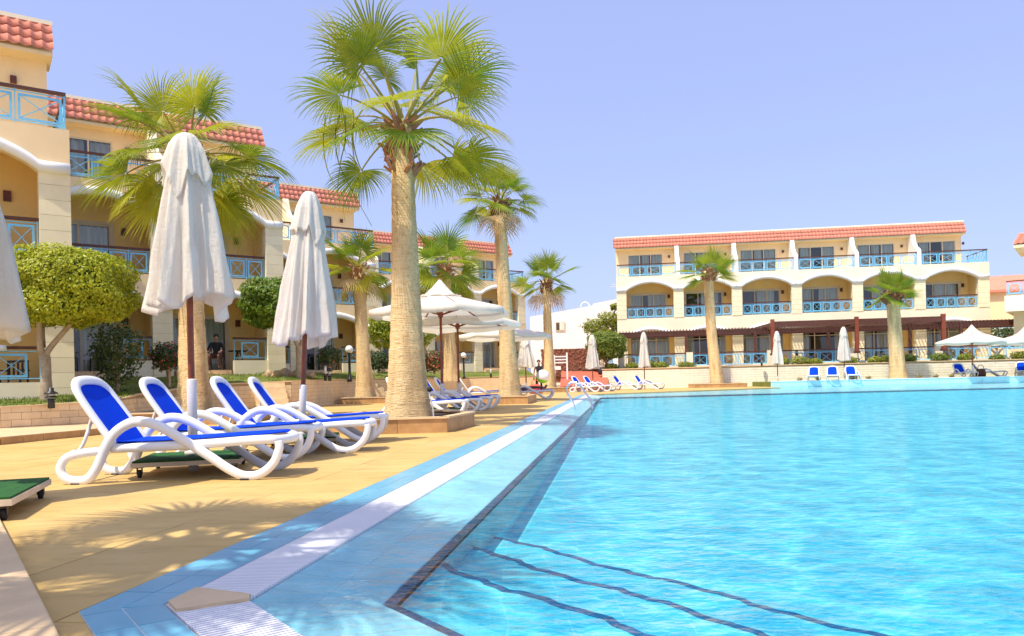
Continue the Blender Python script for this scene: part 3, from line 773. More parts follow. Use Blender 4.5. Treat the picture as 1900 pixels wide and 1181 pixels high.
def building(label, org, ang, nb, W, p, F1, F2, near_blocks=False, near_tiles=False, style='garden', endcut=0.3, seed=1, top_panels=4, ext_top=None):
    rn = random.Random(seed)
    root = empty('hotel_building', org, ang, label, 'building')
    L = nb*W + p; YB = 1.95; DEP = 8.0
    fl = [0.0, F1, F2]
    # main body behind the recesses
    MB().box(0.0, L, YB+1.6, DEP, -1.2, F2-0.02).build('body', 'stucco', root)
    MB().box(0.0, L-endcut, YB+1.6, DEP, F2, F2+3.25).build('upper_body', 'stucco', root)
    MB().box(-0.02, L+0.02, 0.45, YB+1.59, -1.2, -0.004).build('terrace_base', 'coping' if style == 'garden' else 'stucco_light', root)
    for k in (1, 2):
        MB().box(0.003, L-0.003, 0.31, YB+1.58, fl[k]-0.20, fl[k]).build('floor_slab', 'recess_paint', root)
    for k in (0, 1):
        z0 = fl[k]; hs, hc = z0 + 2.12, z0 + 2.70; ztop = fl[k+1] + 0.10
        # spandrel wall with arches
        xs = [0.0]
        for i in range(nb):
            a, b = i*W+p, (i+1)*W
            xs += [a - 1e-4] + [a + (b-a)*(j/22) for j in range(0, 23)] + [b + 1e-4]
        xs += [L]
        opens = [(i*W+p, (i+1)*W) for i in range(nb)]
        def zb(x):
            for a, b in opens:
                if a <= x <= b: return arch_z(x, a, b, hs, hc)
            return hs
        mb = MB(); n_ = len(xs)
        vs = [(x, 0.0, zb(x)) for x in xs] + [(x, 0.0, ztop) for x in xs] + [(x, 0.30, zb(x)) for x in xs] + [(x, 0.30, ztop) for x in xs]
        fs = []
        for i in range(n_-1):
            fs += [(i, i+1, n_+i+1, n_+i), (2*n_+i+1, 2*n_+i, 3*n_+i, 3*n_+i+1), (2*n_+i, 2*n_+i+1, i+1, i), (n_+i, n_+i+1, 3*n_+i+1, 3*n_+i)]
        fs += [(0, n_, 3*n_, 2*n_), (n_-1, 2*n_+n_-1, 3*n_+n_-1, n_+n_-1)]
        mb.add(vs, fs); mb.build('facade_wall', 'stucco_light' if style == 'far' else 'stucco', root)
        # white moulding, one piece per bay
        prof = [(-0.002, -0.02), (-0.07, 0.0), (-0.115, 0.06), (-0.12, 0.14), (-0.09, 0.22), (-0.002, 0.26)]
        for i in range(nb):
            a, b = opens[i]
            x0 = a - (p if i == 0 else p/2); x1 = b + (p if i == nb-1 else p/2)
            st_ = [x0] + [a - p*0.25*(1-j/3) for j in range(3)] + [a + (b-a)*j/26 for j in range(27)] + [b + p*0.25*(j+1)/3 for j in range(3)] + [x1]
            st_ = sorted(set(round(q, 4) for q in st_))
            def zm(x):
                e = 0.25
                xa = (x - (a-e))/((b+e)-(a-e)); xa = min(1, max(0, xa))
                sm = arch_z(x, a, b, hs, hc)
                return max(sm, hs + (hc-hs)*(math.sin(math.pi*xa)**2)*0.62)
            mbm = MB(); vv = []; q_ = len(prof)
            for x in st_: vv += [(x, y, zm(x)+z) for y, z in prof]
            ff = []
            for s in range(len(st_)-1):
                for j in range(q_-1): ff.append((s*q_+j, s*q_+j+1, (s+1)*q_+j+1, (s+1)*q_+j))
            ff += [tuple(range(q_))[::-1], tuple((len(st_)-1)*q_+j for j in range(q_))]
            mbm.add(vv, [f[::-1] for f in ff]); mbm.build('arch_moulding', 'white_paint', root, smooth=True)
        # pillars
        for i in range(nb+1):
            x0, x1 = i*W, i*W+p
            pc = MB().box(x0+.012, x1-.012, 0.012, 0.438, z0-(1.2 if k == 0 else 0.0), hs-0.003).build('pillar', 'mortar', root)
            zz = z0 - (0.9 if k == 0 else 0.0); bh = 0.365; bl = MB(); blocks = []
            while zz < hs - 0.03:
                z1 = min(zz+bh, hs-0.004)
                if near_blocks: MB().box(x0, x1, 0.0, 0.45, zz+.004, z1-.004).build('stone_block', 'cladding', pc)
                else: bl.box(x0, x1, 0.0, 0.45, zz+.006, z1-.006)
                zz += bh
            if not near_blocks: tag(bl.build('stone_block', 'cladding', pc), kind='stuff')
            if 0 <= i <= nb:
                MB().box(x0+.1, x0+p-.1, 0.455, YB, z0+0.002, fl[k+1]-0.205).build('partition', 'recess_paint', root)
        for i in range(nb):
            a, b = opens[i]
            bx0, bx1 = i*W+p-.1, (i+1)*W+.1
            if k == 0 and style == 'far':
                w0, w1, wz = a+0.25, b-0.25, 2.75
                wall_with_hole(root, 'recess_wall', 'recess_paint', bx0, bx1, YB, YB+.12, z0+.002, fl[1]-.202, w0, w1, z0+wz)
                window(root, w0, w1, YB+.06, z0+.006, z0+wz, 3, z0+2.05, cur=((0.0,0.30),(0.42,1.0)) if rn.random()<.7 else ((0.0,.2),(.85,1.0)))
            else:
                ww = 2.05 if style == 'garden' else 2.70
                w0 = a + (0.30 if style == 'garden' else 0.28); w1 = w0 + ww; wz = 2.05
                wall_with_hole(root, 'recess_wall', 'recess_paint', bx0, bx1, YB, YB+.12, z0+.002, fl[k+1]-.202, w0, w1, z0+wz)
                window(root, w0, w1, YB+.06, z0+.006, z0+wz, 2 if style == 'garden' else 3, None, cur=((rn.uniform(.3,.5), rn.uniform(.85,1)),) if rn.random() < .5 else ((0,.3),(.5,1)))
                mbf = MB(); mbf.box(w0-.10, w0-.002, YB-.03, YB-.002, z0+.003, z0+wz+.1); mbf.box(w1+.002, w1+.10, YB-.03, YB-.002, z0+.003, z0+wz+.1); mbf.box(w0-.002, w1+.002, YB-.03, YB-.002, z0+wz+.002, z0+wz+.1)
                mbf.build('window_surround', 'frame_cream', root)
                lx = min(w1 + 0.42, b-.25)
                MB().box(lx-.085, lx+.085, YB-.10, YB-.003, z0+1.72, z0+1.98).build('wall_lamp', 'lamp_brown', root)
            if k == 1:
                balustrade(root, a+.005, b-.005, 0.20, z0+0.10, 0.92, 5 if style == 'far' else 5)
            elif style == 'garden':
                pl0 = b - 1.25
                MB().box(pl0, b-.004, 0.06, 0.36, -0.5, 0.34).build('plinth_wall', 'stucco_light', root)
                balustrade(root, pl0+.02, b-.01, 0.20, 0.34, 0.86, 1, gap=0.58)
                stp = MB(); stp.box(a+.1, pl0-.1, 0.05, 0.445, -0.9, -0.02); stp.build('entrance_step', 'coping', root)
                stp = MB(); stp.box(a+.05, pl0-.05, -0.30, 0.046, -0.9, -0.16); stp.build('entrance_step', 'coping', root)
    # top storey
    z0 = F2; XE = L - endcut; zt = z0 + 2.42
    for i in range(nb):
        a, b = i*W + p/2, (i+1)*W + p/2
        if i == nb-1: b = XE
        ww = 2.25 if style == 'garden' else 2.60
        w0 = a + 0.55; w1 = w0 + ww; wz = 2.0
        if i == 0: a0 = 0.0
        else: a0 = a
        wall_with_hole(root, 'upper_wall', 'stucco', a0, b, YB, YB+.12, z0+.002, zt+.3, w0, w1, z0+wz)
        window(root, w0, w1, YB+.06, z0+.006, z0+wz, 3, None, cur=((0,.34),(.40,.62),(.70,1)) if rn.random()<.6 else ((.05,.3),(.66,1)))
        MB().box(w1+.42, w1+.56, YB-.10, YB-.003, z0+1.66, z0+1.84).build('wall_lamp', 'lamp_brown', root)
        x1 = (b - .15) if i < nb-1 else L-.05
        balustrade(root, a+.16 if i else 0.06, x1, 0.12, z0+0.10, 0.92, top_panels)
    for i in range(1, nb):
        x = i*W + p/2
        prf = [(YB,0),(YB,2.42),(1.15,2.42),(1.06,2.15),(0.93,1.80),(0.70,1.52),(0.42,1.36),(0.20,1.26),(0.04,1.05),(0.04,0)]
        mb = MB(); k_ = len(prf)
        mb.add([(x-.14,y,z0+.101 if z == 0 else z0+z) for y, z in prf]+[(x+.14,y,z0+.101 if z == 0 else z0+z) for y, z in prf],
               [tuple(range(k_)), tuple(range(2*k_-1,k_-1,-1))]+[((j+1)%k_, j, j+k_, (j+1)%k_+k_) for j in range(k_)])
        mb.build('balcony_divider', 'white_paint' if style == 'far' else 'stucco_light', root)
    # rail returning along the open end
    hr = MB(); hr.box(L-.10, L-.04, 0.18, YB+1.4, z0+.95, z0+1.02); hr.build('end_handrail', 'wood_dark', root)
    er = MB()
    for q in range(7): er.box(L-.085, L-.055, 0.2+q*.5, 0.23+q*.5, z0+.1, z0+.95)
    for q in range(6):
        er.bar((L-.07, .23+q*.5, z0+.2), (L-.07, .7+q*.5, z0+.85), .02, .03); er.bar((L-.075, .23+q*.5, z0+.85), (L-.075, .7+q*.5, z0+.2), .02, .03)
    er.build('end_balustrade', 'rail_blue', root)
    # roof: fascia, sloping band of barrel tiles, cap
    ye, ze, yt, ztp = YB-0.62, zt+0.02, YB-0.14, zt+0.86
    rf = MB(); rf.box(-0.02, XE+0.10, ye+0.06, YB+.6, ze-0.10, ze-0.004); rf.add([(-.02,ye+.07,ze),(XE+.1,ye+.07,ze),(XE+.1,yt+.05,ztp),(-.02,yt+.05,ztp),(-.02,YB+.6,ze),(XE+.1,YB+.6,ze),(XE+.1,YB+.6,ztp),(-.02,YB+.6,ztp)],
        [(0,1,2,3),(3,2,6,7),(1,5,6,2),(0,3,7,4),(4,7,6,5),(0,4,5,1)])
    roof = rf.build('roof', 'stucco', root)
    MB().box(-0.05, XE+0.14, yt-0.06, YB+.8, ztp+.004, ztp+.11).build('roof_cap', 'stucco_light', roof)
    sl = math.hypot(yt-ye, ztp-ze); ang_s = math.atan2(ztp-ze, yt-ye)
    tw = 0.245; nrow = 3; tl = sl/nrow; nx = int((XE+.12)/tw)
    tm = tile_mesh(tw, tl*1.08)
    tme = tm.mesh('roof_tile', 'tile_red', True) if near_tiles else None
    allt = MB()
    for r_ in range(nrow):
        for c_ in range(nx+1):
            x = XE + 0.12 - (c_+1)*tw; y = ye + (yt-ye)*r_/nrow; z = ze + (ztp-ze)*r_/nrow + 0.02
            if near_tiles and c_ < 48:
                o = put('roof_tile', tme, roof, (x, y-.02, z)); o.rotation_euler = (ang_s, 0, 0)
            else:
                ca_, sa_ = math.cos(ang_s), math.sin(ang_s)
                allt.add([(vx+x, y-.02+vy*ca_-vz*sa_, z+vy*sa_+vz*ca_) for vx, vy, vz in tm.v], tm.f)
    if allt.v: tag(allt.build('roof_tiles', 'tile_red', roof, smooth=True), kind='stuff')
    return root, L
AL = R(35)
dL = Vector((math.cos(AL), math.sin(AL), 0))
def section(label, Rpt, tz, nb, **kw):
    W, p = 4.0, 0.66; L = nb*W + p
    o = Vector((Rpt[0], Rpt[1], tz)) - dL*L
    return building(label, o, AL, nb, W, p, 3.25, 6.35, **kw)
S1, _ = section('peach hotel wing with red roof tiles, cut by the left edge of the photo', (-10.62, 18.7), 0.65, 2, near_blocks=True, near_tiles=True, seed=2)
S2, _ = section('peach hotel wing behind the left palm and the tallest folded parasol', (-8.66, 29.5), 1.40, 3, near_blocks=True, near_tiles=True, seed=3)
S3, _ = section('peach hotel wing behind the second folded parasol, left of the thick palm trunk', (-7.1, 40.75), 1.50, 3, seed=4)
S4, _ = section('farthest peach hotel wing, behind the open white parasols', (1.16, 59.0), 1.70, 5, seed=5)
FBR, FBL = building('three-storey cream hotel block with arched balconies across the pool', FBO + Vector((0,0,TZ)), FB_ANG, 6, 4.16, 0.72, 3.5, 6.62, style='far', endcut=1.0, seed=8)

# pergola in front of the far block
pg = empty('pergola', fb(0,0,TZ), FB_ANG, 'dark brown wooden pergola along the ground floor of the far hotel', 'pergola')
def pbeam(a, b, wd, h, nm='beam'): MB().bar(a, b, wd, h).build(nm, 'wood_dark', pg)
zb_ = 2.15
pbeam((0.1,-2.9,zb_+.12), (10.2,-2.9,zb_+.12), .14, .30); pbeam((21.2,-2.9,zb_+.12), (47,-2.9,zb_+.12), .14, .30)
pbeam((0.1,-0.25,zb_+.08), (46,-0.25,zb_+.08), .10, .20)
pbeam((10.3,-3.0,zb_+.10), (21.1,-3.0,zb_+.10), .12, .22)
pbeam((10.3,-4.1,zb_+.45), (21.1,-4.1,zb_+.45), .16, .36)
pbeam((10.3,-4.1,zb_+.45), (9.6,-0.3,zb_+.30), .12, .24); pbeam((21.1,-4.1,zb_+.45), (21.4,-0.3,zb_+.30), .12, .24); pbeam((15.7,-4.1,zb_+.45), (15.7,-0.3,zb_+.30), .12, .24)
raf = MB(); x = 0.2
while x < 44:
    mid_ = 10.2 < x < 21.2
    yf, zf_ = (-4.15, zb_+.58) if mid_ else (-3.1, zb_+.31)
    raf.bar((x, yf, zf_), (x, -0.15, zb_+.24), .045, .11); x += 0.22
tag(raf.build('rafters', 'wood_dark', pg), kind='stuff')
for (x, y) in ((0.35,-2.9),(4.75,-2.9),(9.4,-2.9),(22.6,-2.9),(26.7,-2.9),(31.2,-2.9),(36,-2.9),(14.2,-2.95),(19.4,-2.95)):
    MB().box(x-.09, x+.09, y-.09, y+.09, 0.0, zb_+.27).build('post', 'wood_dark', pg)
for x in (10.35, 15.7, 21.05):
    MB().box(x-.12, x+.12, -4.1-.12, -4.1+.12, 0.62, zb_+.78).build('front_post', 'wood_red', pg)
    MB().box(x-.17, x+.17, -4.1-.17, -4.1+.17, 0.52, 0.66).build('post_foot', 'wood_dark', pg)
# balustrade of the terrace, one thing per run between plinths
plx = [0.25, 4.95, 10.35, 15.7, 21.05, 26.4, 31.7]
for i, x in enumerate(plx):
    yy = -3.0 if i in (0, 1, 5, 6) else -3.9
for i, (a, b) in enumerate(zip(plx, plx[1:])):
    words = ['leftmost', 'second', 'third', 'fourth', 'fifth', 'sixth'][i]
    rt = empty('terrace_balustrade', fb(0,-3.1,TZ-0.12), FB_ANG, f'{words} run of blue lattice railing from the left on the far hotel terrace', 'railing', 'railings along the far hotel terrace')
    MB().box(a-.22, a+.22, -.22, .22, -0.3, 1.02).build('plinth', 'stucco_light', rt)
    balustrade(rt, a+.225, b-.225, 0.0, 0.0, 1.0, 5, rail_h=.08)
rt = empty('terrace_balustrade', fb(0,-3.1,TZ-0.12), FB_ANG, 'last run of blue lattice railing at the right edge of the far terrace', 'railing', 'railings along the far hotel terrace')
MB().box(31.5, 31.94, -.22, .22, -0.3, 1.02).build('plinth', 'stucco_light', rt); balustrade(rt, 31.95, 38, 0.0, 0.0, 1.0, 6, rail_h=.08)

# far right house, partly cut by the frame
fr_o = at(1868, 560, 50)
FH = empty('corner_house', (fr_o.x, fr_o.y, TZ), R(-38), 'peach house with dark balcony rails cut by the right edge of the photo', 'building')
MB().box(0.35, 9, 0, 7, -1, 2.9).build('wall', 'stucco', FH)
MB().box(0, 9.4, -1.3, 7, 2.9, 3.9).build('balcony', 'stucco_light', FH)
MB().box(1.6, 9, 0.4, 7, 3.9, 7.0).build('upper_wall', 'stucco', FH)
balustrade(FH, 0.1, 9.0, -1.2, 3.9, 0.95, 11); balustrade(FH, 0.1, 9.0, -1.2, 0.45, 0.95, 11)
window(FH, 3.0, 4.6, -0.06, 0.3, 2.4, 2); MB().box(1.2, 1.6, -.04, -.003, .3, 2.3).build('door', 'wood_dark', FH)
mb = MB(); mb.add([(0.6,-1.9,7.0),(9.6,-1.9,7.0),(9.6,3,8.4),(0.6,3,8.4),(0.6,-1.9,6.8),(9.6,-1.9,6.8),(9.6,3,6.8),(.6,3,6.8)], [(0,1,2,3),(0,4,5,1),(3,7,4,0),(4,7,6,5)]); rfh = mb.build('roof', 'stucco', FH)
tm = tile_mesh(.3, .5); allt = MB(); aa = math.atan2(1.4, 4.9)
for r_ in range(10):
    for c_ in range(31):
        y, z = -1.95 + r_*.48*math.cos(aa), 7.04 + r_*.48*math.sin(aa)
        allt.add([(vx+.55+c_*.3, y+vy*math.cos(aa)-vz*math.sin(aa), z+vy*math.sin(aa)+vz*math.cos(aa)) for vx, vy, vz in tm.v], tm.f)
tag(allt.build('roof_tiles', 'tile_red', rfh, smooth=True), kind='stuff')
# red roofed wing between
bq = at(1850, 560, 66)
BH_ = empty('rear_wing', (bq.x, bq.y, TZ), R(-20), 'small peach wing with sloping red roof behind the far hotel corner', 'building')
MB().box(-1, 5.2, 0, 6, -1, 5.9).build('wall', 'stucco', BH_)
mb = MB(); mb.add([(-1.3,-.4,6.0),(5.5,-.4,6.0),(4.4,2.6,7.5),(-1.3,2.6,7.5),(-1.3,-.4,5.8),(5.5,-.4,5.8),(5.5,3,5.8),(-1.3,3,5.8)], [(0,1,2,3),(0,4,5,1),(3,7,4,0),(4,7,6,5),(1,5,6,2),(2,6,7,3)]); mb.build('roof', 'tile_red', BH_)
MB().box(1.2, 2.4, -.06, -.003, 2.6, 4.6).build('window', 'pane_glass', BH_); balustrade(BH_, -1, 3, -.5, 2.0, .95, 4)
# white house beyond the red hedge
wq = at(985, 660, 78)
WH = empty('white_house', (wq.x, wq.y, 1.0), R(-4), 'plain white house beyond the red hedge between the two hotels', 'building')
mb = MB(); prf = [(0,0),(12,0),(12,7.6),(10.2,7.9),(6.4,7.25),(6.3,7.05),(0,6.1)]; k_ = len(prf)
mb.add([(x,0,z) for x,z in prf]+[(x,9,z) for x,z in prf], [tuple(range(k_)), tuple(range(2*k_-1,k_-1,-1))]+[((j+1)%k_, j, j+k_, (j+1)%k_+k_) for j in range(k_)])
mb.build('wall', 'house_white', WH)
ow = MB(); ow.box(2.55,3.5,-.10,-.003,4.6,5.5); wo = ow.build('window', 'frame_cream', WH)
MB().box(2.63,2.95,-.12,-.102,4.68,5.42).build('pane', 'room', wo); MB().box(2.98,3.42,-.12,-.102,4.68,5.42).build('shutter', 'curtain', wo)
mb = MB(); mb.tube([(5.6+.45*math.cos(t), .3, 7.0+.45*math.sin(t)) for t in [math.pi*i/10 for i in range(11)]], .06, 6); mb.build('roof_vent', 'house_white', WH)
ant = empty('roof_antenna', (wq.x+9.3, wq.y+3, 8.6), 0, 'thin metal aerials on the white house roof', 'antenna')
for dx, h in ((0,2.2),(.7,2.6),(1.5,1.9)):
    mb = MB().box(dx-.03,dx+.03,-.03,.03,0,h); mb.box(dx-.7,dx+.7,-.02,.02,h-.5,h-.46); mb.box(dx-.5,dx+.5,-.02,.02,h-.25,h-.21); mb.build('mast', 'grey_sleeve', ant)

# ================================================================ PALMS
def frond_mesh(seed, elev, pet, rad, nseg=46, dead=False, spread=R(118), mat='palm_leaf', grav=1.0):
    rn = random.Random(seed); mb = MB()
    # petiole, bending under its load
    d = Vector((math.cos(elev), 0, math.sin(elev))); p = Vector((0,0,0)); pts = [p.copy()]
    N = 7
    for i in range(N):
        d = (d + Vector((0,0,-0.085*grav*max(0.15, math.cos(elev))))).normalized(); p = p + d*(pet/N); pts.append(p.copy())
    mb.tube(pts, [0.030 - 0.016*i/N for i in range(N+1)], 5, True, 1.3, 0.7, mi=1)
    t = d; s = Vector((0,1,0)); u = s.cross(t).normalized()*-1
    if u.z < 0 and not dead: u = -u
    fr = [0.03, 0.20, 0.38, 0.55, 0.70, 0.84, 1.0]
    dphi = 2*spread/nseg
    fold = rn.uniform(0.10, 0.30)
    for k in range(nseg+1):
        ph = -spread + dphi*k + rn.uniform(-.01,.01)
        c, sn = math.cos(ph), math.sin(ph)
        dr = (t*c + s*sn + u*(fold*abs(sn) - 0.10 + 0.22*max(0, c))).normalized()
        Lk = rad*(0.72 + 0.28*math.cos(ph*0.62))*rn.uniform(.90,1.06)
        lat = (s*c - t*sn).normalized()
        q = p.copy(); prev = 0; rows = []
        g = rn.uniform(.75,1.25)*grav*(1.5 if dead else 1.0); tw = rn.uniform(-.12,.12)
        for r_ in fr:
            st_ = (r_-prev)*Lk; prev = r_
            if r_ > 0.45:
                dr = (dr + Vector((0,0,-1))*g*0.62*(r_-0.30)*0.62 + lat*tw*0.3).normalized()
            elif r_ > 0.1:
                dr = (dr + Vector((0,0,-1))*g*0.035).normalized()
            q = q + dr*st_
            if r_ <= 0.5: wd = dphi*0.5*r_*Lk*(1.04 if r_ < .4 else .86)
            else: wd = dphi*0.5*0.50*Lk*max(0.0, 1-((r_-0.5)/0.5)**1.1)*0.80
            if dead: wd *= 0.55
            nl = dr.cross(lat).normalized()
            la = nl.cross(dr).normalized()
            rows.append((q - la*wd, q - nl*wd*0.55*(1 if not dead else 0.3), q + la*wd))
        vs = [v for r3 in rows for v in r3]; fs = []
        for i in range(len(fr)-1):
            fs += [(i*3, i*3+1, i*3+4, i*3+3), (i*3+1, i*3+2, i*3+5, i*3+4)]
        mb.add(vs, fs, 0)
    return mb.mesh('frond', [mat, 'petiole' if not dead else 'palm_dead'], False)
FRC = {}
def frond(elev_deg, var, pet, rad, mat, dead=False, nseg=46, grav=1.0):
    key = (round(elev_deg/12), var, pet, rad, mat, dead, nseg, grav)
    if key not in FRC: FRC[key] = frond_mesh(zlib.crc32(repr(key).encode()) % 9999 + var, R(key[0]*12), pet, rad, nseg, dead, R(118) if not dead else R(80), mat, grav)
    return FRC[key]
def palm(label, base, top, r0, r1, rad, pet, nfr, ndead=0, seed=1, mat='palm_leaf', bend=0.0, emax=82, emin=-38, nseg=46, group='fan palms around the pool', grav=1.0, bootn=70, boot_len=0.75):
    rn = random.Random(seed); base, top = Vector(base), Vector(top); h = top.z - base.z
    root = empty('fan_palm', base, 0, label, 'palm tree', group)
    T = top - base
    K = 20; NR = max(34, int(h*11)); mb = MB(); ph = [rn.uniform(0,6.28) for _ in range(8)]
    for i in range(NR+1):
        f = i/NR
        c = T*f + Vector((bend*math.sin(math.pi*f), 0, 0)); c.z = h*f
        r = r1 + (r0-r1)*math.exp(-f*5.0)*0.75 + (r0-r1)*0.25*(1-f) + (0.05*r1 if f > .86 else 0)
        r *= 1 + 0.018*math.sin(i*2.1) + rn.uniform(-.012,.012)
        if i == 0: c.z = -0.12
        for j in range(K):
            a = 2*math.pi*j/K
            rr = r*(1 + 0.035*math.sin(3*a+ph[0]+f*3) + 0.03*math.sin(5*a+ph[1]-f*6) + rn.uniform(-.012,.012))
            mb.v.append((c.x+rr*math.cos(a), c.y+rr*math.sin(a), c.z))
    for i in range(NR):
        for j in range(K):
            mb.f.append((i*K+j, i*K+(j+1)%K, (i+1)*K+(j+1)%K, (i+1)*K+j)); mb.m.append(0)
    mb.f.append(tuple(NR*K+j for j in range(K))); mb.m.append(0)
    mb.build('trunk', 'palm_trunk', root, True)
    # old leaf bases below the crown
    bt_ = MB()
    for k in range(bootn):
        f = rn.random()**0.8; z = h - boot_len*f + 0.05; a = k*2.399 + rn.uniform(-.2,.2)
        rr = r1*(1.05 + 0.25*(1-f)); cx, cy = T.x*(z/h), T.y*(z/h)
        o = Vector((cx+rr*math.cos(a)*0.8, cy+rr*math.sin(a)*0.8, z)); out = Vector((math.cos(a), math.sin(a), 0)); la = Vector((-out.y, out.x, 0))
        ln = rn.uniform(.16,.30)*(r1/.2); wd = rn.uniform(.05,.085)*(r1/.2); e = rn.uniform(.45,1.1)
        tp = o + out*ln*math.cos(e) + Vector((0,0,ln*math.sin(e))) + la*rn.uniform(-.08,.08)
        nn_ = (out*-math.sin(e) + Vector((0,0,math.cos(e))))*0.02
        bt_.add([o-la*wd, o+la*wd, o.lerp(tp,.6)+la*wd*.7, tp+la*wd*.25, tp-la*wd*.25, o.lerp(tp,.6)-la*wd*.7, o+out*.06-Vector((0,0,.02)), tp-nn_*2],
                [(0,1,2,5),(5,2,3,4),(1,0,6),(0,5,6),(5,4,7,6),(2,1,6),(3,2,6,7),(4,3,7)])
    tag(bt_.build('leaf_bases', 'boot', root), kind='stuff')
    for k in range(nfr):
        f = (k+0.5)/nfr
        e = emax - (emax-emin)*f**0.95 + rn.uniform(-11,11)
        a = k*2.39996 + rn.uniform(-.25,.25)
        me = frond(e, rn.randrange(2), pet, rad, mat, False, nseg, grav)
        z = h + 0.10 - 0.22*f
        o = put('frond', me, root, (T.x + 0.6*r1*math.cos(a), T.y + 0.6*r1*math.sin(a), z), a)
        sc = rn.uniform(.78,1.14)*(0.92 if e > 60 else 1.0); o.scale = (sc,sc,sc)
        o.rotation_euler = (rn.uniform(-.5,.5), rn.uniform(-.1,.1), a)
    for k in range(ndead):
        a = k*2.39996 + 1.1; me = frond(-40 - 30*rn.random(), rn.randrange(2), pet*.9, rad*1.05, 'palm_dead', True, 13)
        o = put('dead_frond', me, root, (T.x + r1*math.cos(a), T.y + r1*math.sin(a), h-0.10), a); sc = rn.uniform(.7,1.0); o.scale = (sc,)*3
    return root
def pxr(px, Y): return px/F_PX*Y
def palm_px(label, bpx, bz, tpx, Y, r0, r1, rad, pet, nfr, **kw):
    b = at(bpx, 700, Y); t = at(tpx[0], tpx[1], Y)
    return palm(label, (b.x, Y, bz), (t.x, Y, t.z), r0, r1, rad, pet, nfr, **kw)
palm_px('tall thick-trunked fan palm in the stone planter at the centre', 755, 0.15, (746, 232), 13.3, 0.44, 0.185, 1.05, 1.15, 25, seed=21, emin=-14, nseg=54, grav=1.25, bootn=90, boot_len=.95)
palm_px('bushy fan palm rising behind the largest folded parasol', 361, 0.1, (347, 292), 17.0, 0.40, 0.22, 1.20, 1.08, 29, seed=35, emin=-55, nseg=50, grav=1.25)
palm_px('tall fan palm with pale dead fronds beside the open parasols', 946, 0.2, (926, 372), 26.3, 0.40, 0.20, 0.92, 0.75, 20, ndead=9, seed=44, mat='palm_leaf', emin=-12, nseg=40)
palm_px('short fan palm with tangled dead fibres left of the thick trunk', 677, 0.2, (665, 498), 30.2, 0.42, 0.21, 1.0, 0.75, 18, ndead=5, seed=52, emin=-50, nseg=32, grav=.8)
palm_px('bright green fan palm whose crown shows above the nearest open parasol', 838, 0.9, (826, 496), 38.0, 0.40, 0.24, 1.45, 1.0, 20, seed=61, mat='palm_leaf_far', emin=-42, nseg=32, grav=.7)
palm_px('slim fan palm with pale hanging fronds beside the coral ramp', 1020, 0.15, (1013, 522), 45.0, 0.42, 0.22, 1.25, .95, 15, ndead=7, seed=74, mat='palm_leaf_far', emin=-18, nseg=30, grav=.7)
palm_px('leaning fan palm in a low planter before the far hotel', 1331, 0.1, (1314, 504), 49.0, 0.48, 0.28, 1.2, 0.75, 15, seed=82, mat='palm_leaf_far', emin=-25, emax=88, nseg=30, bend=-.1, grav=.5)
palm_px('stout fan palm on the raised grass before the far hotel', 1668, LZ-.05, (1655, 546), 47.0, 0.55, 0.36, 1.2, 0.75, 16, seed=93, mat='palm_leaf_far', emin=-22, emax=80, nseg=30, grav=.45)
palm('fan palm just outside the left of the frame that shades the near deck', (-3.35,2.1,0.05), (-3.3,2.05,4.5), 0.30, 0.19, .95, 0.72, 26, seed=101, emin=-30, nseg=40)

def planter(label, poly, h, soil=0.06):
    cx = sum(q[0] for q in poly)/len(poly); cy = sum(q[1] for q in poly)/len(poly)
    rt = empty('palm_planter', (cx, cy, 0), 0, label, 'planter', 'stone planters around the palms')
    P = [Vector((x-cx, y-cy, 0)) for x, y in poly]; k = len(P)
    MB().prism([tuple(v*0.93)[:2] for v in P], 0.0, h-soil).build('soil', 'soil', rt)
    for i in range(k):
        a, b = P[i], P[(i+1)%k]; d = b-a; L = d.length; d.normalize(); nn_ = Vector((-d.y, d.x, 0))
        m_ = max(1, round(L/0.75))
        for j in range(m_):
            q0, q1 = a + d*(L*j/m_+.003), a + d*(L*(j+1)/m_-.003)
            MB().bar(q0+nn_*.03+Vector((0,0,(h-.035)/2)), q1+nn_*.03+Vector((0,0,(h-.035)/2)), .06, h-.035).build('stone_panel', 'planter_stone', rt)
        MB().bar(a+nn_*.05+Vector((0,0,h-.015)), b+nn_*.05+Vector((0,0,h-.015)), .15, .03).build('coping', 'coping', rt)
    return rt
planter('brown stone planter around the thick central palm', [(-2.55,11.8),(-1.02,11.92),(-.68,13.6),(-1.3,14.9),(-2.9,14.8),(-3.25,13.2)], 0.25)
planter('brown stone planter around the palm with pale dead fronds', [(-1.6,25.1),(.5,24.76),(.86,27.4),(.2,28.4),(-1.6,28.0)], 0.27)
q = at(361,700,17); planter('low stone planter around the bushy left palm', [(q.x-1.3,16.0),(q.x+1.2,16.0),(q.x+1.5,17.6),(q.x,18.4),(q.x-1.4,17.6)], 0.28)
q = at(677,700,30.2); planter('low stone planter around the short palm', [(q.x-.8,29.4),(q.x+1.3,29.4),(q.x+1.3,31.2),(q.x-.8,31.2)], 0.25)
q = at(1022,700,45); planter('low stone planter around the slim palm by the coral ramp', [(q.x-.9,44.2),(q.x+1.0,44.2),(q.x+1.0,46),(q.x-.9,46)], 0.28)
q = at(1331,700,49); planter('low stone planter on the far deck around the leaning palm', [(q.x-1.6,48.4),(q.x+1.6,48.0),(q.x+1.7,50),(q.x-1.6,50.2)], 0.26)
pz = [(-3.35,4.95),(-1.46,2.43),(-0.6,1.25),(-2.2,0.1),(-5.0,3.8)]
rt = empty('near_planter', (0,0,0), 0, 'pale stone kerb of a planter in the bottom left corner', 'planter')
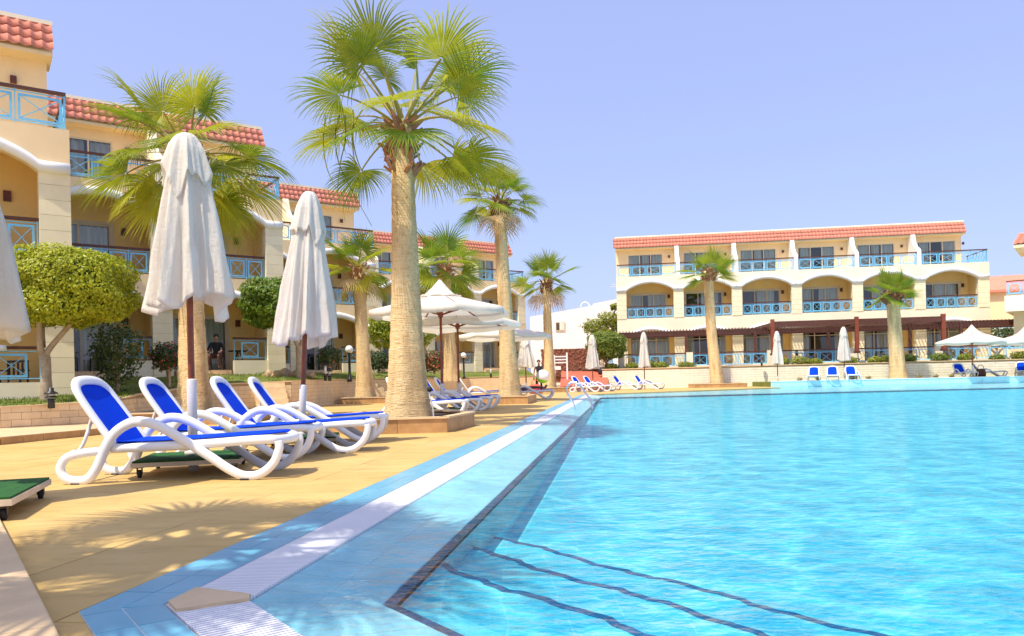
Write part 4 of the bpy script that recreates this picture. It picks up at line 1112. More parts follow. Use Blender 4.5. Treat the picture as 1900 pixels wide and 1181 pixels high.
for a, b in ((pz[0],pz[1]),(pz[1],pz[2])):
    A, B = Vector((*a,.03)), Vector((*b,.03)); d = (B-A).normalized(); nn_ = Vector((d.y,-d.x,0)); L = (B-A).length; m_ = max(1, round(L/1.3))
    for j in range(m_):
        bo = MB().bar(A+d*(L*j/m_+.003)+nn_*.20, A+d*(L*(j+1)/m_-.003)+nn_*.20, .40, .06).build('kerb_stone', 'coping', rt)
        bv = bo.modifiers.new('bevel', 'BEVEL'); bv.width = .008; bv.segments = 2
MB().prism([tuple(Vector(q).lerp(Vector((-3.3,2.6)), .28)) for q in pz], 0.0, 0.03).build('soil', 'soil', rt)

# ================================================================ SHRUBS AND TREES
def leaf_cloud(name, mat, parent, pts_fn, n, size, seed, loc=None, up=0.3, mats=None, flower=0.0):
    rn = random.Random(seed); mb = MB()
    for _ in range(n):
        c, nr = pts_fn(rn)
        c = Vector(c); nr = (Vector(nr) + Vector((rn.uniform(-1,1), rn.uniform(-1,1), rn.uniform(-1,1)+up))*0.8).normalized()
        a = nr.cross(Vector((rn.uniform(-1,1), rn.uniform(-1,1), rn.uniform(-1,1)))).normalized(); b = nr.cross(a)
        l_ = size*rn.uniform(.7,1.35); w_ = l_*.48
        f = 1 if rn.random() < flower else 0
        mb.add([c - a*l_*.5, c + b*w_*.5 - nr*l_*.08, c + a*l_*.5, c - b*w_*.5 - nr*l_*.08], [(0,1,2,3)], f)
    o = mb.build(name, mats or mat, parent)
    if loc is not None: o.location = loc
    return o
def shell(cx, cy, cz, ax, ay, az, pw=2.6, lump=0.045, inner=0.66):
    def fn(rn):
        while True:
            d = Vector((rn.gauss(0,1), rn.gauss(0,1), rn.gauss(0,1))).normalized()
            k = (abs(d.x)**pw + abs(d.y)**pw + abs(d.z)**pw)**(-1/pw)
            r_ = k*(1 + lump*(math.sin(d.x*9+cx)+math.sin(d.y*8+d.z*7)+math.sin(d.z*11+d.x*5)))
            r_ *= rn.uniform(inner, 1.0)**0.5 * (1.06 if rn.random() < .04 else 1.0)
            return (cx+d.x*r_*ax, cy+d.y*r_*ay, cz+d.z*r_*az), (d.x, d.y, d.z)
    return fn
def topiary(label, base, ctr_z, ax, ay, az, n, leaf, seed, limbs=3, mat='topiary_leaf', group='clipped round topiary trees', off=0.0):
    rn = random.Random(seed)
    rt = empty('topiary_tree', base, 0, label, 'tree', group)
    z = ctr_z - base[2]
    mb = MB(); fork = z*0.42
    mb.tube(smoothpath([(0,0,-.1),(.02,0,fork*.5),(0,0.02,fork)], 4), [0.115]*4+[.10]*4+[.085], 10)
    for k in range(limbs):
        a = 2*math.pi*k/limbs + .25
        e = Vector((off*.5+math.cos(a)*ax*.42, math.sin(a)*ay*.35, z-az*.4))
        mb.tube(smoothpath([(0,0,fork-.06), (math.cos(a)*.12, math.sin(a)*.1, fork+.15), e.lerp(Vector((0,0,fork)),.35)+Vector((math.cos(a)*.1,0,0)), e], 4), [.075-.003*i for i in range(13)], 8)
    mb.build('trunk', 'bark', rt, True)
    # twig core keeps the middle of the crown closed
    cb = MB(); cb.lathe([(.05,-az*.72),(ax*.5,-az*.66),(ax*.74,-az*.3),(ax*.74,az*.3),(ax*.5,az*.66),(.05,az*.72)], (off,0,z), 14)
    for i_, v in enumerate(cb.v): cb.v[i_] = (off+(v[0]-off), v[1]*ay/ax, v[2])
    cb.build('branch_mass', 'dark_leaf', rt)
    leaf_cloud('crown', mat, rt, shell(off,0,z,ax,ay,az,3.4), n, leaf, seed)
    return rt
c = at(84, 700, 16.3)
topiary('large clipped topiary tree with forked pale trunk before the left wing', (c.x, 16.3, .53), at(128, 532, 16.3).z, 1.24, 1.10, 0.80, 20000, 0.085, 3, off=.50)
c = at(553, 640, 26.6); topiary('round topiary tree half hidden by the second folded parasol', (c.x, 26.6, .98), at(520, 562, 26.6).z, 1.28, 1.2, 0.82, 7000, 0.14, 4, off=-.6)
c = at(735, 640, 34.5); topiary('round topiary tree behind the thick central palm trunk', (c.x+.2, 34.5, 1.1), at(742, 612, 34.5).z, 1.45, 1.3, 0.82, 6000, 0.13, 5)
c = at(1125, 690, 53.5); topiary('square-clipped hedge tree beside the far hotel corner', (c.x, 53.5, .9), at(1118, 642, 53.5).z, 1.35, 1.3, 0.95, 5000, 0.16, 6, mat='shrub_leaf')
def tree(label, base, blobs, n, leaf, seed, mat='dark_leaf', trunk=.12):
    rt = empty('leafy_tree', base, 0, label, 'tree'); mb = MB(); rn = random.Random(seed)
    for (x,y,z,a,b,cz) in blobs:
        mb.tube(smoothpath([(0,0,-.1),(x*.15,y*.15,z*.45),(x,y,z)], 5), [trunk*(1-.06*i) for i in range(11)], 8)
    mb.build('trunk', 'bark', rt, True)
    k = len(blobs); fns = [shell(*b, pw=2.0, lump=.10, inner=.25) for b in blobs]
    leaf_cloud('crown', mat, rt, lambda rn: fns[rn.randrange(k)](rn), n, leaf, seed)
c = at(1118, 690, 60)
tree('loose green tree over the white house beside the far hotel', (c.x, 60, 1.2), [(-.6,0,3.6,1.0,.9,.6),(.7,.3,4.1,1.1,1,.7),(1.6,.5,3.6,.9,.9,.8),(1.2,0,5.1,.5,.5,.25),(.2,0,3.0,1.0,.9,.5)], 4500, .2, 8, 'shrub_leaf')
c = at(1885, 640, 60)
tree('dense green hedge tree between the far hotel and corner house', (c.x-1.5, 60, 1.4), [(0,0,1.9,2.0,1.2,1.0),(2,0,1.8,1.6,1.2,1.0),(-1.4,0,1.5,1.2,1,.8)], 5000, .2, 9)
def bush(label, base, ax, ay, az, n, leaf, seed, mats=('dark_leaf','flower'), flower=.12, group=None, trunk=False, name='flowering_bush', cat='bush'):
    rt = empty(name, base, 0, label, cat, group); mb = MB(); rn = random.Random(seed)
    z = az*1.1 + (0.9*az if trunk else 0)
    for k in range(4):
        a = k*1.7; mb.tube(smoothpath([(0.03*math.cos(a),.03*math.sin(a),-.05),(ax*.1*math.cos(a),ax*.1*math.sin(a),z*.5),(ax*.5*math.cos(a),ay*.5*math.sin(a),z)],4), [.035-.002*i for i in range(9)], 6)
    mb.build('stems', 'bark', rt, True)
    leaf_cloud('foliage', None, rt, shell(0,0,z,ax,ay,az,2.0,.10,.3), n, leaf, seed, mats=list(mats), flower=flower)
    return rt
c = at(313, 690, 22); bush('red-flowering bush on a thin stem under the largest parasol', (c.x, 22, .85), .55, .55, .42, 2200, .09, 12, trunk=True)
c = at(806, 690, 44); bush('pink-flowering bush in a pot between the brown parasol poles', (c.x, 44, 1.25), .85, .8, .65, 2200, .14, 13, flower=.25)
c = at(165, 690, 19.5); bush('dark straggling bush in the shade beside the left pillar', (c.x+.2, 20.5, .75), .7, .6, .95, 1800, .11, 14, flower=0, mats=('dark_leaf','dark_leaf'))
c = at(706, 690, 39); bush('green bush against the pillar just left of the thick trunk', (c.x, 38.5, 1.3), .7, .6, .55, 1600, .12, 15, flower=.02)
c = at(604, 690, 27); bush('thin-stemmed bush behind the second folded parasol pole', (c.x, 27.6, 1.0), .45, .45, .40, 1200, .09, 16, trunk=True, flower=.03)
rn = random.Random(40)
words = 'first second third fourth fifth sixth seventh eighth ninth tenth eleventh twelfth thirteenth fourteenth fifteenth sixteenth seventeenth'.split()
xs_ = [-.4,.8,1.9,3.0,4.4,10.6,11.8,13.0,15.2,16.6,17.8,19.0,20.6,22.4,24.2,25.6,27.0]
for i, x in enumerate(xs_):
    pos = fb(x+rn.uniform(-.2,.2), -4.4+rn.uniform(-.3,.3), 1.22)
    bush(f'{words[i]} low green shrub from the left in the bed under the far terrace', pos, rn.uniform(.5,.72), .5, rn.uniform(.24,.34), 700, .13, 60+i, ('shrub_leaf','flower'), .01, 'low shrubs in the far terrace bed', name='terrace_shrub', cat='shrub')
for i, x in enumerate([28.6,30.2,31.6,33.2]):
    pos = fb(x, -4.4, 1.22)
    bush(['low shrub below the right open far parasol', 'low shrub just right of the right open far parasol pole', 'second to last low shrub before the right photo edge', 'last low shrub at the right photo edge'][i]+' in the terrace bed', pos, .65, .5, .32, 700, .13, 80+i, ('shrub_leaf','flower'), .01, 'low shrubs in the far terrace bed', name='terrace_shrub', cat='shrub')
# red hedge
a, b = at(1005, 690, 55), at(1112, 690, 55)
hd = empty('red_hedge', ((a.x+b.x)/2, 55, 1.1), 0, 'clipped reddish-brown hedge in front of the white house', 'hedge')
hw = (b.x-a.x)/2
MB().box(-hw+.1, hw-.1, -.35, .35, -.6, 1.55).build('branch_mass', 'hedge_red', hd)
def hfn(rn):
    f = rn.random(); x = rn.uniform(-hw, hw)
    if f < .62: return (x, -.42+rn.uniform(-.06,.06), rn.uniform(-.1,1.7)), (0,-1,.2)
    return (x, rn.uniform(-.45,.45), 1.68+rn.uniform(-.08,.10)), (0,0,1)
leaf_cloud('foliage', 'hedge_red', hd, hfn, 9000, .16, 5)

# ================================================================ PARASOLS
def closed_canopy(seed, top, hem, rh, nf=8, ragged=.10, cap=True, twist=.6):
    rn = random.Random(seed); K, NZ = 128, 34; mb = MB()
    ph = [rn.uniform(0,6.28) for _ in range(10)]
    def rad(a, f):
        r = 0.045 + (rh-0.045)*(0.22*min(1, f*9)**.5 + .78*f**0.92)
        am = 0.10 + .40*min(1, f*1.6)
        w1 = math.sin(nf/2*1.0*a + ph[0] + twist*f); w2 = 1 - 2*abs(math.sin(nf*.5*a + ph[1] + .6*math.sin(2*a+ph[2]) - twist*f*.5))**0.8
        w3 = 1 - 2*abs(math.sin((nf+9)*.5*a + ph[3] + f*1.5 + .5*math.sin(3*a+ph[5])))**0.8
        return r*(1 + am*(.22*w1 + .42*w2 + .16*w3)*(.8+.2*f)), w2
    for i in range(NZ+1):
        f = i/NZ
        for j in range(K):
            a = 2*math.pi*j/K; r, w2 = rad(a, f)
            hz = hem + ragged*(math.sin(2*a+ph[4]) + .7*math.sin(3*a+ph[5]) + .35*w2 + .25*math.sin(9*a+ph[6]))
            z = top + (hz-top)*f
            mb.v.append((r*math.cos(a), r*math.sin(a), z))
    for i in range(NZ):
        for j in range(K):
            mb.f.append((i*K+(j+1)%K, i*K+j, (i+1)*K+j, (i+1)*K+(j+1)%K)); mb.m.append(0)
    mb.f.append(tuple(range(K))); mb.m.append(0)
    cpm = None
    if cap:
        cpm = MB(); NZ2 = 14
        for i in range(NZ2+1):
            f = i/NZ2*.29
            for j in range(K):
                a = 2*math.pi*j/K; r, w2 = rad(a, f)
                hz = .07*math.sin(3*a+ph[7]) + .06*math.sin(5*a+ph[8]) + .05*w2 + .03*math.sin(11*a+ph[9])
                z = top + .025 + (hem-top)*f + hz*(i/NZ2)
                r = r*1.02 + .008 + .022*(i/NZ2)**2
                cpm.v.append((r*math.cos(a), r*math.sin(a), z))
        for i in range(NZ2):
            for j in range(K):
                cpm.f.append((i*K+(j+1)%K, i*K+j, (i+1)*K+j, (i+1)*K+(j+1)%K)); cpm.m.append(0)
        cpm.f.append(tuple(range(K))); cpm.m.append(0)
    return mb, cpm
def closed_parasol(label, loc, h, hem, rh, seed, sleeve=.85, cap=True, rz=0.0, pole='wood_red', ragged=.10, group='folded cream parasols'):
    rt = empty('folded_parasol', loc, rz, label, 'parasol', group)
    MB().lathe([(.026,sleeve-.02),(.030,sleeve),(.030,h-.03),(.02,h)], k=12).build('pole', pole, rt, True)
    MB().lathe([(.045,0.0),(.045,sleeve),(.038,sleeve+.015)], k=14).build('pole_sleeve', 'grey_sleeve', rt, True)
    can, cp_ = closed_canopy(seed, h-.02, hem, rh, cap=cap, ragged=ragged)
    co = can.build('canopy', 'canvas', rt, True); sm = co.modifiers.new('thick', 'SOLIDIFY'); sm.thickness = .006
    if cp_:
        c2 = cp_.build('top_flap', 'canvas', rt, True); sm = c2.modifiers.new('thick', 'SOLIDIFY'); sm.thickness = .006
    MB().lathe([(.02,h-.02),(.028,h),(.022,h+.03),(.006,h+.05)], k=10).build('finial', 'wood_red', rt, True)
    return rt
def trolley(label, loc, rz, sz=.92, group='wheeled parasol bases'):
    rt = empty('parasol_trolley', loc, rz, label, 'parasol base', group); s = sz/2
    MB().box(-s, s, -s, s, .095, .135).build('board', 'board', rt)
    MB().box(-s+.01, s-.01, -s+.01, s-.01, .1352, .150).build('turf_cover', 'turf', rt)
    for i, j in ((-1,-1),(1,-1),(1,1),(-1,1)):
        x, y = i*(s-.06), j*(s-.06)
        fk = MB(); fk.box(x-.035, x+.035, y-.03, y+.03, .086, .0945); fk.box(x-.022, x-.017, y-.012, y+.03, .03, .086); fk.box(x+.017, x+.022, y-.012, y+.03, .03, .086)
        f_ = fk.build('caster', 'black_metal', rt)
        MB().tube([(x-.014,y+.01,.036),(x+.014,y+.01,.036)], .036, 14).build('wheel', 'rubber', f_, True)
    MB().lathe([(.09,.1502),(.09,.19),(.058,.20),(.058,.30)], k=14).build('socket', 'grey_sleeve', rt, True)
    return rt
def mpx(px, py): return gnd(px, py)
U_A = Vector((-3.06, 7.35, 0)); U_B = Vector((-2.69, 9.75, 0)); U_0 = Vector((-3.84, 5.35, 0))
trolley('green-topped wheeled parasol base under the front pair of loungers', U_A + Vector((0.02,-.02,0)), R(14))
trolley('green-topped wheeled parasol base under the second pair of loungers', U_B, R(10))
trolley('green-topped wheeled parasol base cut by the left edge, near the kerb', U_0 + Vector((.05,-.30,0)), R(20), 1.1)
tA = at(345, 250, U_A.y); closed_parasol('largest folded cream parasol with ragged hem, above the front loungers', U_A, tA.z, 1.58, .375, 7, sleeve=.86, ragged=.085)
tB = at(572, 357, U_B.y); UB = closed_parasol('folded cream parasol between the second pair of loungers', U_B, tB.z, 1.38, .345, 19, sleeve=.78, ragged=.075); UB.rotation_euler = (0, R(3.2), 0)
closed_parasol('folded cream parasol cut off by the left edge of the photo', U_0 + Vector((-.06,0,0)), 3.2, 1.28, .40, 23, ragged=.08)
def cp_px(label, px, ytop, yhem, ybase, z0, seed, wpx, Y=None, sleeve=.6):
    Y = Y or gnd(px, ybase, z0).y
    b = at(px, 700, Y); t = at(px, ytop, Y).z - z0; hm = at(px, yhem, Y).z - z0
    closed_parasol(label, (b.x, Y, z0), t, hm, wpx/2/F_PX*Y*.86, seed, sleeve=sleeve, cap=True, ragged=.04)
cp_px('small folded parasol beside the standing swimmer', 976, 628, 682, 720, 0, 31, 40, Y=40)
cp_px('folded parasol behind the pair of loungers by the coral ramp', 1100, 622, 684, 722, 0, 32, 30, Y=45)
cp_px('leftmost folded parasol in front of the far hotel', 1196, 617, 682, 721, 0, 33, 26, Y=48)
cp_px('middle folded parasol in front of the far hotel, left of three upright loungers', 1443, 615, 677, 712, 0, 34, 24, Y=47.5)
cp_px('folded parasol standing between three upright blue loungers', 1567, 607, 670, 704, LZ, 35, 26, Y=48.0)
def open_parasol(label, loc, h, rad, edge_z, seed, n=8, vent=True, rz=.2, group='open white parasols', tilt=0.0):
    rt = empty('open_parasol', loc, rz, label, 'parasol', group); rt.rotation_euler = (tilt, 0, rz)
    MB().lathe([(.045,0),(.045,.75),(.032,.77),(.032,h)], k=12).build('pole', ['wood_red'], rt, True)
    MB().lathe([(.052,0),(.052,.72),(.047,.74)], k=14).build('pole_sleeve', 'grey_sleeve', rt, True)
    K = n*8; NR = 12; mb = MB(); vz = h - .42
    def rim(a): 
        t = (a*n/(2*math.pi)) % 1.0
        return math.cos(math.pi/n)/math.cos((t-.5)*2*math.pi/n)
    def surf(a, f, top, lo, R_):
        t = (a*n/(2*math.pi)) % 1.0; r = R_*f*rim(a)
        z = top - (top-lo)*(f**0.86) - .035*math.sin(math.pi*t)*f*(1-.2*f)
        return (r*math.cos(a), r*math.sin(a), z)
    f0 = .16
    for i in range(NR+1):
        f = f0 + (1-f0)*i/NR
        for j in range(K): mb.v.append(surf(2*math.pi*j/K, f, vz+.12, edge_z, rad))
    for j in range(K):                                  # hanging valance
        a = 2*math.pi*j/K; x, y, z = surf(a, 1.0, vz+.12, edge_z, rad); t = (a*n/(2*math.pi)) % 1.0
        mb.v.append((x*1.004, y*1.004, z - .13 - .03*math.sin(math.pi*t)))
    for i in range(NR+1):
        for j in range(K): mb.f.append((i*K+j, i*K+(j+1)%K, (i+1)*K+(j+1)%K, (i+1)*K+j)); mb.m.append(0)
    cn = mb.build('canopy', 'canvas', rt, True); sm = cn.modifiers.new('thick', 'SOLIDIFY'); sm.thickness = .005
    vt = MB(); NV = 7
    for i in range(NV+1):
        f = i/NV
        for j in range(K):
            a = 2*math.pi*j/K; t = (a*n/(2*math.pi)) % 1.0; r = .32*rad*f*rim(a); zr = vz + .12 - (vz+.12-edge_z)*(.32**.86) + .012
            vt.v.append((r*math.cos(a), r*math.sin(a), zr + (h-zr)*(1-f)**1.55 + (.055*math.sin(math.pi*t)**2 if i == NV else 0)))
    for i in range(NV):
        for j in range(K): vt.f.append((i*K+j, i*K+(j+1)%K, (i+1)*K+(j+1)%K, (i+1)*K+j)); vt.m.append(0)
    vo = vt.build('vent_cap', 'canvas', rt, True); sm = vo.modifiers.new('thick', 'SOLIDIFY'); sm.thickness = .005
    for k in range(n):
        a = 2*math.pi*k/n; e = surf(a, .985, vz+.10, edge_z-.015, rad); s_ = surf(a, f0, vz+.10, edge_z-.02, rad)
        MB().bar(s_, e, .022, .03).build('rib', 'wood_red', rt)
        md = surf(a, .52, vz+.08, edge_z-.03, rad)
        MB().bar((.04*math.cos(a), .04*math.sin(a), edge_z-.10), md, .02, .026).build('strut', 'wood_red', rt)
    MB().lathe([(.05,edge_z-.16),(.065,edge_z-.14),(.065,edge_z-.04),(.05,edge_z-.02)], k=12).build('hub', 'wood_red', rt, True)
    return rt
def op_px(label, px, ypeak, yedge, wpx, Y, z0, seed, n=8, rz=.2):
    b = at(px, 700, Y); h = at(px, ypeak, Y).z - z0; e = at(px, yedge, Y).z - z0
    open_parasol(label, (b.x, Y, z0), h, wpx/2/F_PX*Y/.96, e, seed, n, rz=rz)
op_px('large open white parasol nearest behind the thick palm trunk', 820, 517, 577, 252, 18.6, 0, 1, rz=.32)
op_px('open white parasol just behind the nearest open one, its pole to the right', 851, 545, 600, 225, 21.5, 0, 2, rz=.05)
op_px('open white parasol behind the palm with pale dead fronds', 938, 590, 622, 170, 29, 0, 3, rz=.2)
op_px('open white parasol on the far grass near the right edge', 1805, 602, 634, 116, 45.5, LZ, 4, rz=.3)
op_px('open white parasol cut by the right edge of the photo', 1903, 606, 634, 116, 45, LZ, 5, rz=.1)
trolley('wheeled parasol base under the nearest open parasol', at(820,700,18.6)*Vector((1,1,0)) if False else Vector((at(820,700,18.6).x, 18.6, 0)), R(5))

# ================================================================ SUN LOUNGERS
def make_lounger(label, loc, rz, back=55):
    rt = empty('sun_lounger', loc, rz, label, 'sun lounger', 'blue and white sun loungers')
    WD = .345
    for sy in (-1, 1):
        y = sy*WD
        main = [(.36,y,.275),(.20,y,.262),(.06,y,.225),(.005,y,.135),(.045,y,.055),(.135,y,.028),(.235,y,.045),(.315,y,.15),(.375,y,.29),(.46,y,.42),(.58,y,.50),(.69,y,.515),(.83,y,.475),(1.02,y,.36),(1.24,y,.215),(1.42,y,.09),(1.545,y,.036),(1.675,y,.050),(1.785,y,.14),(1.835,y,.26),(1.83,y,.325)]
        pts = smoothpath(main, 6); nn_ = len(pts)
        rd = [.033 + .008*math.sin(math.pi*i/nn_) for i in range(nn_)]
        MB().tube(pts, rd, 12, True, 1.05, .72, up=(0,1,0)).build('side_frame', 'plastic_white', rt, True)
        ft = MB(); ft.box(.10,.17,y-.03,y+.03,0,.010); ft.box(1.51,1.58,y-.03,y+.03,0,.014); ft.build('foot_pad', 'rubber', rt)
    # seat frame: long rounded ring with bullnose foot end
    W2 = .31
    side = lambda y: [(.42,y,.292),(.80,y,.298),(1.2,y,.312),(1.55,y,.332),(1.74,y,.338)]
    end = [(1.74+.13*math.sin(t), -W2*math.cos(t)*1.0, .338-.012*math.sin(t)) for t in [math.pi*i/8 for i in range(1,8)]]
    ring = smoothpath([Vector(p) for p in side(-W2)] + [Vector(p) for p in end] + [Vector(p) for p in side(W2)][::-1], 4)
    MB().tube(ring, .040, 10, True, .80, 1.0, up=(0,0,1)).build('seat_frame', 'plastic_white', rt, True)
    def sheet(f, n1=14, n2=10, inset=.03):
        mb = MB()
        for i in range(n1+1):
            for j in range(n2+1): mb.v.append(f(i/n1, j/n2))
        for i in range(n1):
            for j in range(n2): a = i*(n2+1)+j; mb.f.append((a, a+n2+1, a+n2+2, a+1)); mb.m.append(0)
        return mb
    def seat(u, v):
        x = .43 + u*1.39; hw = W2-.012
        if x > 1.66: hw *= math.sqrt(max(.02, 1-((x-1.66)/.17)**2))
        y = (v-.5)*2*hw; zc = .300 + max(0, (x-.8))*.042 - .010*(1-(2*v-1)**2)
        return (x, y, zc+.050)
    so = sheet(seat, 22).build('seat_sling', 'sling_blue', rt, True); sm = so.modifiers.new('t','SOLIDIFY'); sm.thickness = .008
    # backrest
    A = R(back); bx, bz = .44, .31; ax = Vector((-math.cos(A), 0, math.sin(A))); nb_ = Vector((math.sin(A), 0, math.cos(A))); LB = .72
    o0 = Vector((bx, 0, bz))
    def B(s, y, n_=0.0): return o0 + ax*s*.93 + Vector((0,y,0)) + nb_*n_
    pr = [(0,-.295,0),(.3,-.295,0),(.55,-.285,.005),(.66,-.25,.012),(.715,-.16,.02),(.73,0,.022),(.715,.16,.02),(.66,.25,.012),(.55,.285,.005),(.3,.295,0),(0,.295,0)]
    MB().tube(smoothpath([B(s,y,n_) for s,y,n_ in pr], 5), .034, 10, True, 1.35, .85, up=tuple(nb_)).build('backrest_frame', 'plastic_white', rt, True)
    def bk(u, v):
        s = u*.712; hw = .285 - .02*u
        if s > .56: hw *= math.sqrt(max(.05, 1-((s-.56)/.165)**2))
        return B(s, (v-.5)*2*hw, .010 - .02*(1-(2*v-1)**2)*(1-u*.4))
    bo = sheet(bk, 18).build('backrest_sling', 'sling_blue', rt, True); sm = bo.modifiers.new('t','SOLIDIFY'); sm.thickness = .008
    sp_ = MB()
    for y in (-.2, .2): sp_.tube(smoothpath([B(.38,y,-.03), Vector((.13,y,.34)), Vector((.06,y,.25))], 5), .016, 8)
    sp_.tube([(.07,-.31,.25),(.07,.31,.25)], .018, 8); sp_.tube([(.42,-.31,.285),(.42,.31,.285)], .02, 8); sp_.tube([(1.05,-.31,.285),(1.05,.31,.285)], .018, 8)
    sp_.build('back_support', 'plastic_white', rt, True)
    tr = MB()
    for k in range(5): tr.box(.09+k*.045, .11+k*.045, -.325, -.29, .262, .29+.004*k); 
    tr.build('ratchet', 'plastic_white', rt)
    return rt
def ang_of(a, b): return math.atan2(b[1]-a[1], b[0]-a[0])
L1 = make_lounger('nearest blue and white lounger, full in view at the left', (-3.83, 6.82, 0), R(1.5))
def lounger(label, x, y, rz, z=0): return copy_tree(L1, (x, y, z), R(rz), label)
lounger('second lounger from the front, its armrests in parasol shade', -3.98, 8.30, 4)
lounger('third lounger from the front, left one of the second pair', -3.52, 9.02, 4)
lounger('fourth lounger from the front, right one of the second pair', -3.62, 10.55, 6)
for i, (fx, fy) in enumerate(((868,17.75),(894,19.0),(913,20.6),(927,22.0))):
    c = at(fx, 700, fy)
    lounger(['first lounger behind the thick palm trunk, foot nearest its planter', 'second lounger in the row behind the thick palm trunk', 'third lounger in the row behind the thick palm trunk', 'last lounger in the row behind the thick palm trunk'][i], c.x-1.88, c.y-.1, -3)
c = at(928, 700, 30.5); lounger('empty lounger left of the palm with pale dead fronds', c.x-1.7, 30.8, 8)
c = at(1026, 700, 30.6); LX = lounger('lounger with a person lying on it, beside the pool edge', c.x-1.86, 30.5, 2)
LXP = (c.x-1.86, 30.5)
for lb, ex, Y in (('left lounger of the pair in front of the coral ramp', 1118, 42.6), ('right lounger of the pair in front of the coral ramp', 1139, 43.6), ('left lounger of the pair before the far block wall', 1190, 47.0), ('right lounger of the pair before the far block wall', 1230, 47.6)):
    c = at(ex, 700, Y); lounger(lb, c.x-1.60, Y+.9, -32)
for lb, px, rz in (('left one of three upright blue loungers on the far grass', 1513, -113), ('middle one of three upright blue loungers on the far grass', 1547, -112), ('right one of three upright loungers, shaded by the folded parasol', 1580, -106), ('dark blue lounger under the open far parasol', 1779, -95), ('lounger seen side-on beside the far parasol pole', 1806, -20), ('dark blue lounger at the right edge of the far grass', 1899, -116)):
    c = at(px, 700, 47.2); lounger(lb, c.x, 47.4, rz, LZ)

# ================================================================ PEOPLE
def body(name, joints, edges, mats, pick, parent, subdiv=2):
    me = bpy.data.meshes.new(name); names = list(joints)
    me.from_pydata([joints[k][0] for k in names], [], [])
    me.edges.add(len(edges)); me.edges.foreach_set('vertices', [names.index(x) for e in edges for x in e]); me.update()
    o = bpy.data.objects.new(name, me); col.objects.link(o)
    m_ = o.modifiers.new('skin', 'SKIN'); 
    if not me.skin_vertices:
        bm = bmesh.new(); bm.from_mesh(me); bm.verts.layers.skin.verify(); bm.to_mesh(me); bm.free()
    for i, k in enumerate(names):
        r = joints[k][1]; me.skin_vertices[0].data[i].radius = (r, r) if not isinstance(r, tuple) else r
        me.skin_vertices[0].data[i].use_root = (k == 'pelvis')
    m_.use_smooth_shade = True
    sb = o.modifiers.new('sub', 'SUBSURF'); sb.levels = subdiv; sb.render_levels = subdiv
    dg = bpy.context.evaluated_depsgraph_get(); ev = o.evaluated_get(dg)
    nm = bpy.data.meshes.new_from_object(ev)
    bpy.data.objects.remove(o)
    nm.name = name; nm.materials.clear()
    for q in mats: nm.materials.append(MATS[q])
    for f in nm.polygons: f.material_index = pick(f.center); f.use_smooth = True
    return put(name, nm, parent)
def skeleton(P):
    """P: joint positions; builds one continuous figure with head, hands and fingers."""
    J = {}
    rad = dict(pelvis=.115, belly=.105, chest=.125, neck=.052, chin=.060, head=.088, crown=.062, nose=.03)
    def put_(k, v, r): J[k] = (Vector(v), r)
    for k in ('pelvis','belly','chest','neck','head'): put_(k, P[k], rad[k])
    hd = (Vector(P['head'])-Vector(P['neck'])).normalized()
    put_('crown', Vector(P['head'])+hd*.075, .062)
    fwd = Vector(P['face']).normalized(); put_('nose', Vector(P['head'])+fwd*.085, .020)
    put_('jaw', Vector(P['head'])+fwd*.045-hd*.07, .038)
    E_ = [('pelvis','belly'),('belly','chest'),('chest','neck'),('neck','head'),('head','crown'),('head','nose'),('head','jaw')]
    for s in ('l','r'):
        put_('sh'+s, P['sh'+s], .055); put_('el'+s, P['el'+s], .040); put_('wr'+s, P['wr'+s], .027)
        w_, e_ = Vector(P['wr'+s]), Vector(P['el'+s]); d = (w_-e_).normalized(); sd = d.cross(fwd).normalized() if d.cross(fwd).length > .1 else Vector((0,0,1))
        put_('pa'+s, w_+d*.07, (.036,.018)); E_ += [('chest','sh'+s),('sh'+s,'el'+s),('el'+s,'wr'+s),('wr'+s,'pa'+s)]
        for k, (o, ln) in enumerate(((-.030,.055),(-.010,.068),(.010,.064),(.030,.050))):
            put_(f'f{k}{s}', w_+d*(.10)+sd*o, .0095); put_(f'g{k}{s}', w_+d*(.10+ln*.7)+sd*o*1.1+fwd*.015, .0085); E_ += [('pa'+s,f'f{k}{s}'),(f'f{k}{s}',f'g{k}{s}')]
        put_('th'+s, w_+d*.055+sd*.048+fwd*.02, .011); E_.append(('pa'+s,'th'+s))
        put_('hp'+s, P['hp'+s], .088); put_('kn'+s, P['kn'+s], .056); put_('ca'+s, (Vector(P['kn'+s])*.62+Vector(P['an'+s])*.38), .052); put_('an'+s, P['an'+s], .036)
        put_('to'+s, P['to'+s], (.042,.026)); E_ += [('pelvis','hp'+s),('hp'+s,'kn'+s),('kn'+s,'ca'+s),('ca'+s,'an'+s),('an'+s,'to'+s)]
    return J, E_
def hair_cap(parent, c, r, mat='hair_dark', back=Vector((0,0,0))):
    mb = MB(); K, N = 16, 8
    for i in range(N+1):
        t = i/N*1.75
        for j in range(K):
            a = 2*math.pi*j/K; mb.v.append((c[0]+back.x+r*math.sin(t)*math.cos(a), c[1]+back.y+r*math.sin(t)*math.sin(a)*1.1, c[2]+.02+back.z+r*1.1*math.cos(t)))
    for i in range(N):
        for j in range(K): mb.f.append((i*K+j, (i+1)*K+j, (i+1)*K+(j+1)%K, i*K+(j+1)%K)); mb.m.append(0)
    mb.build('hair', mat, parent, True)
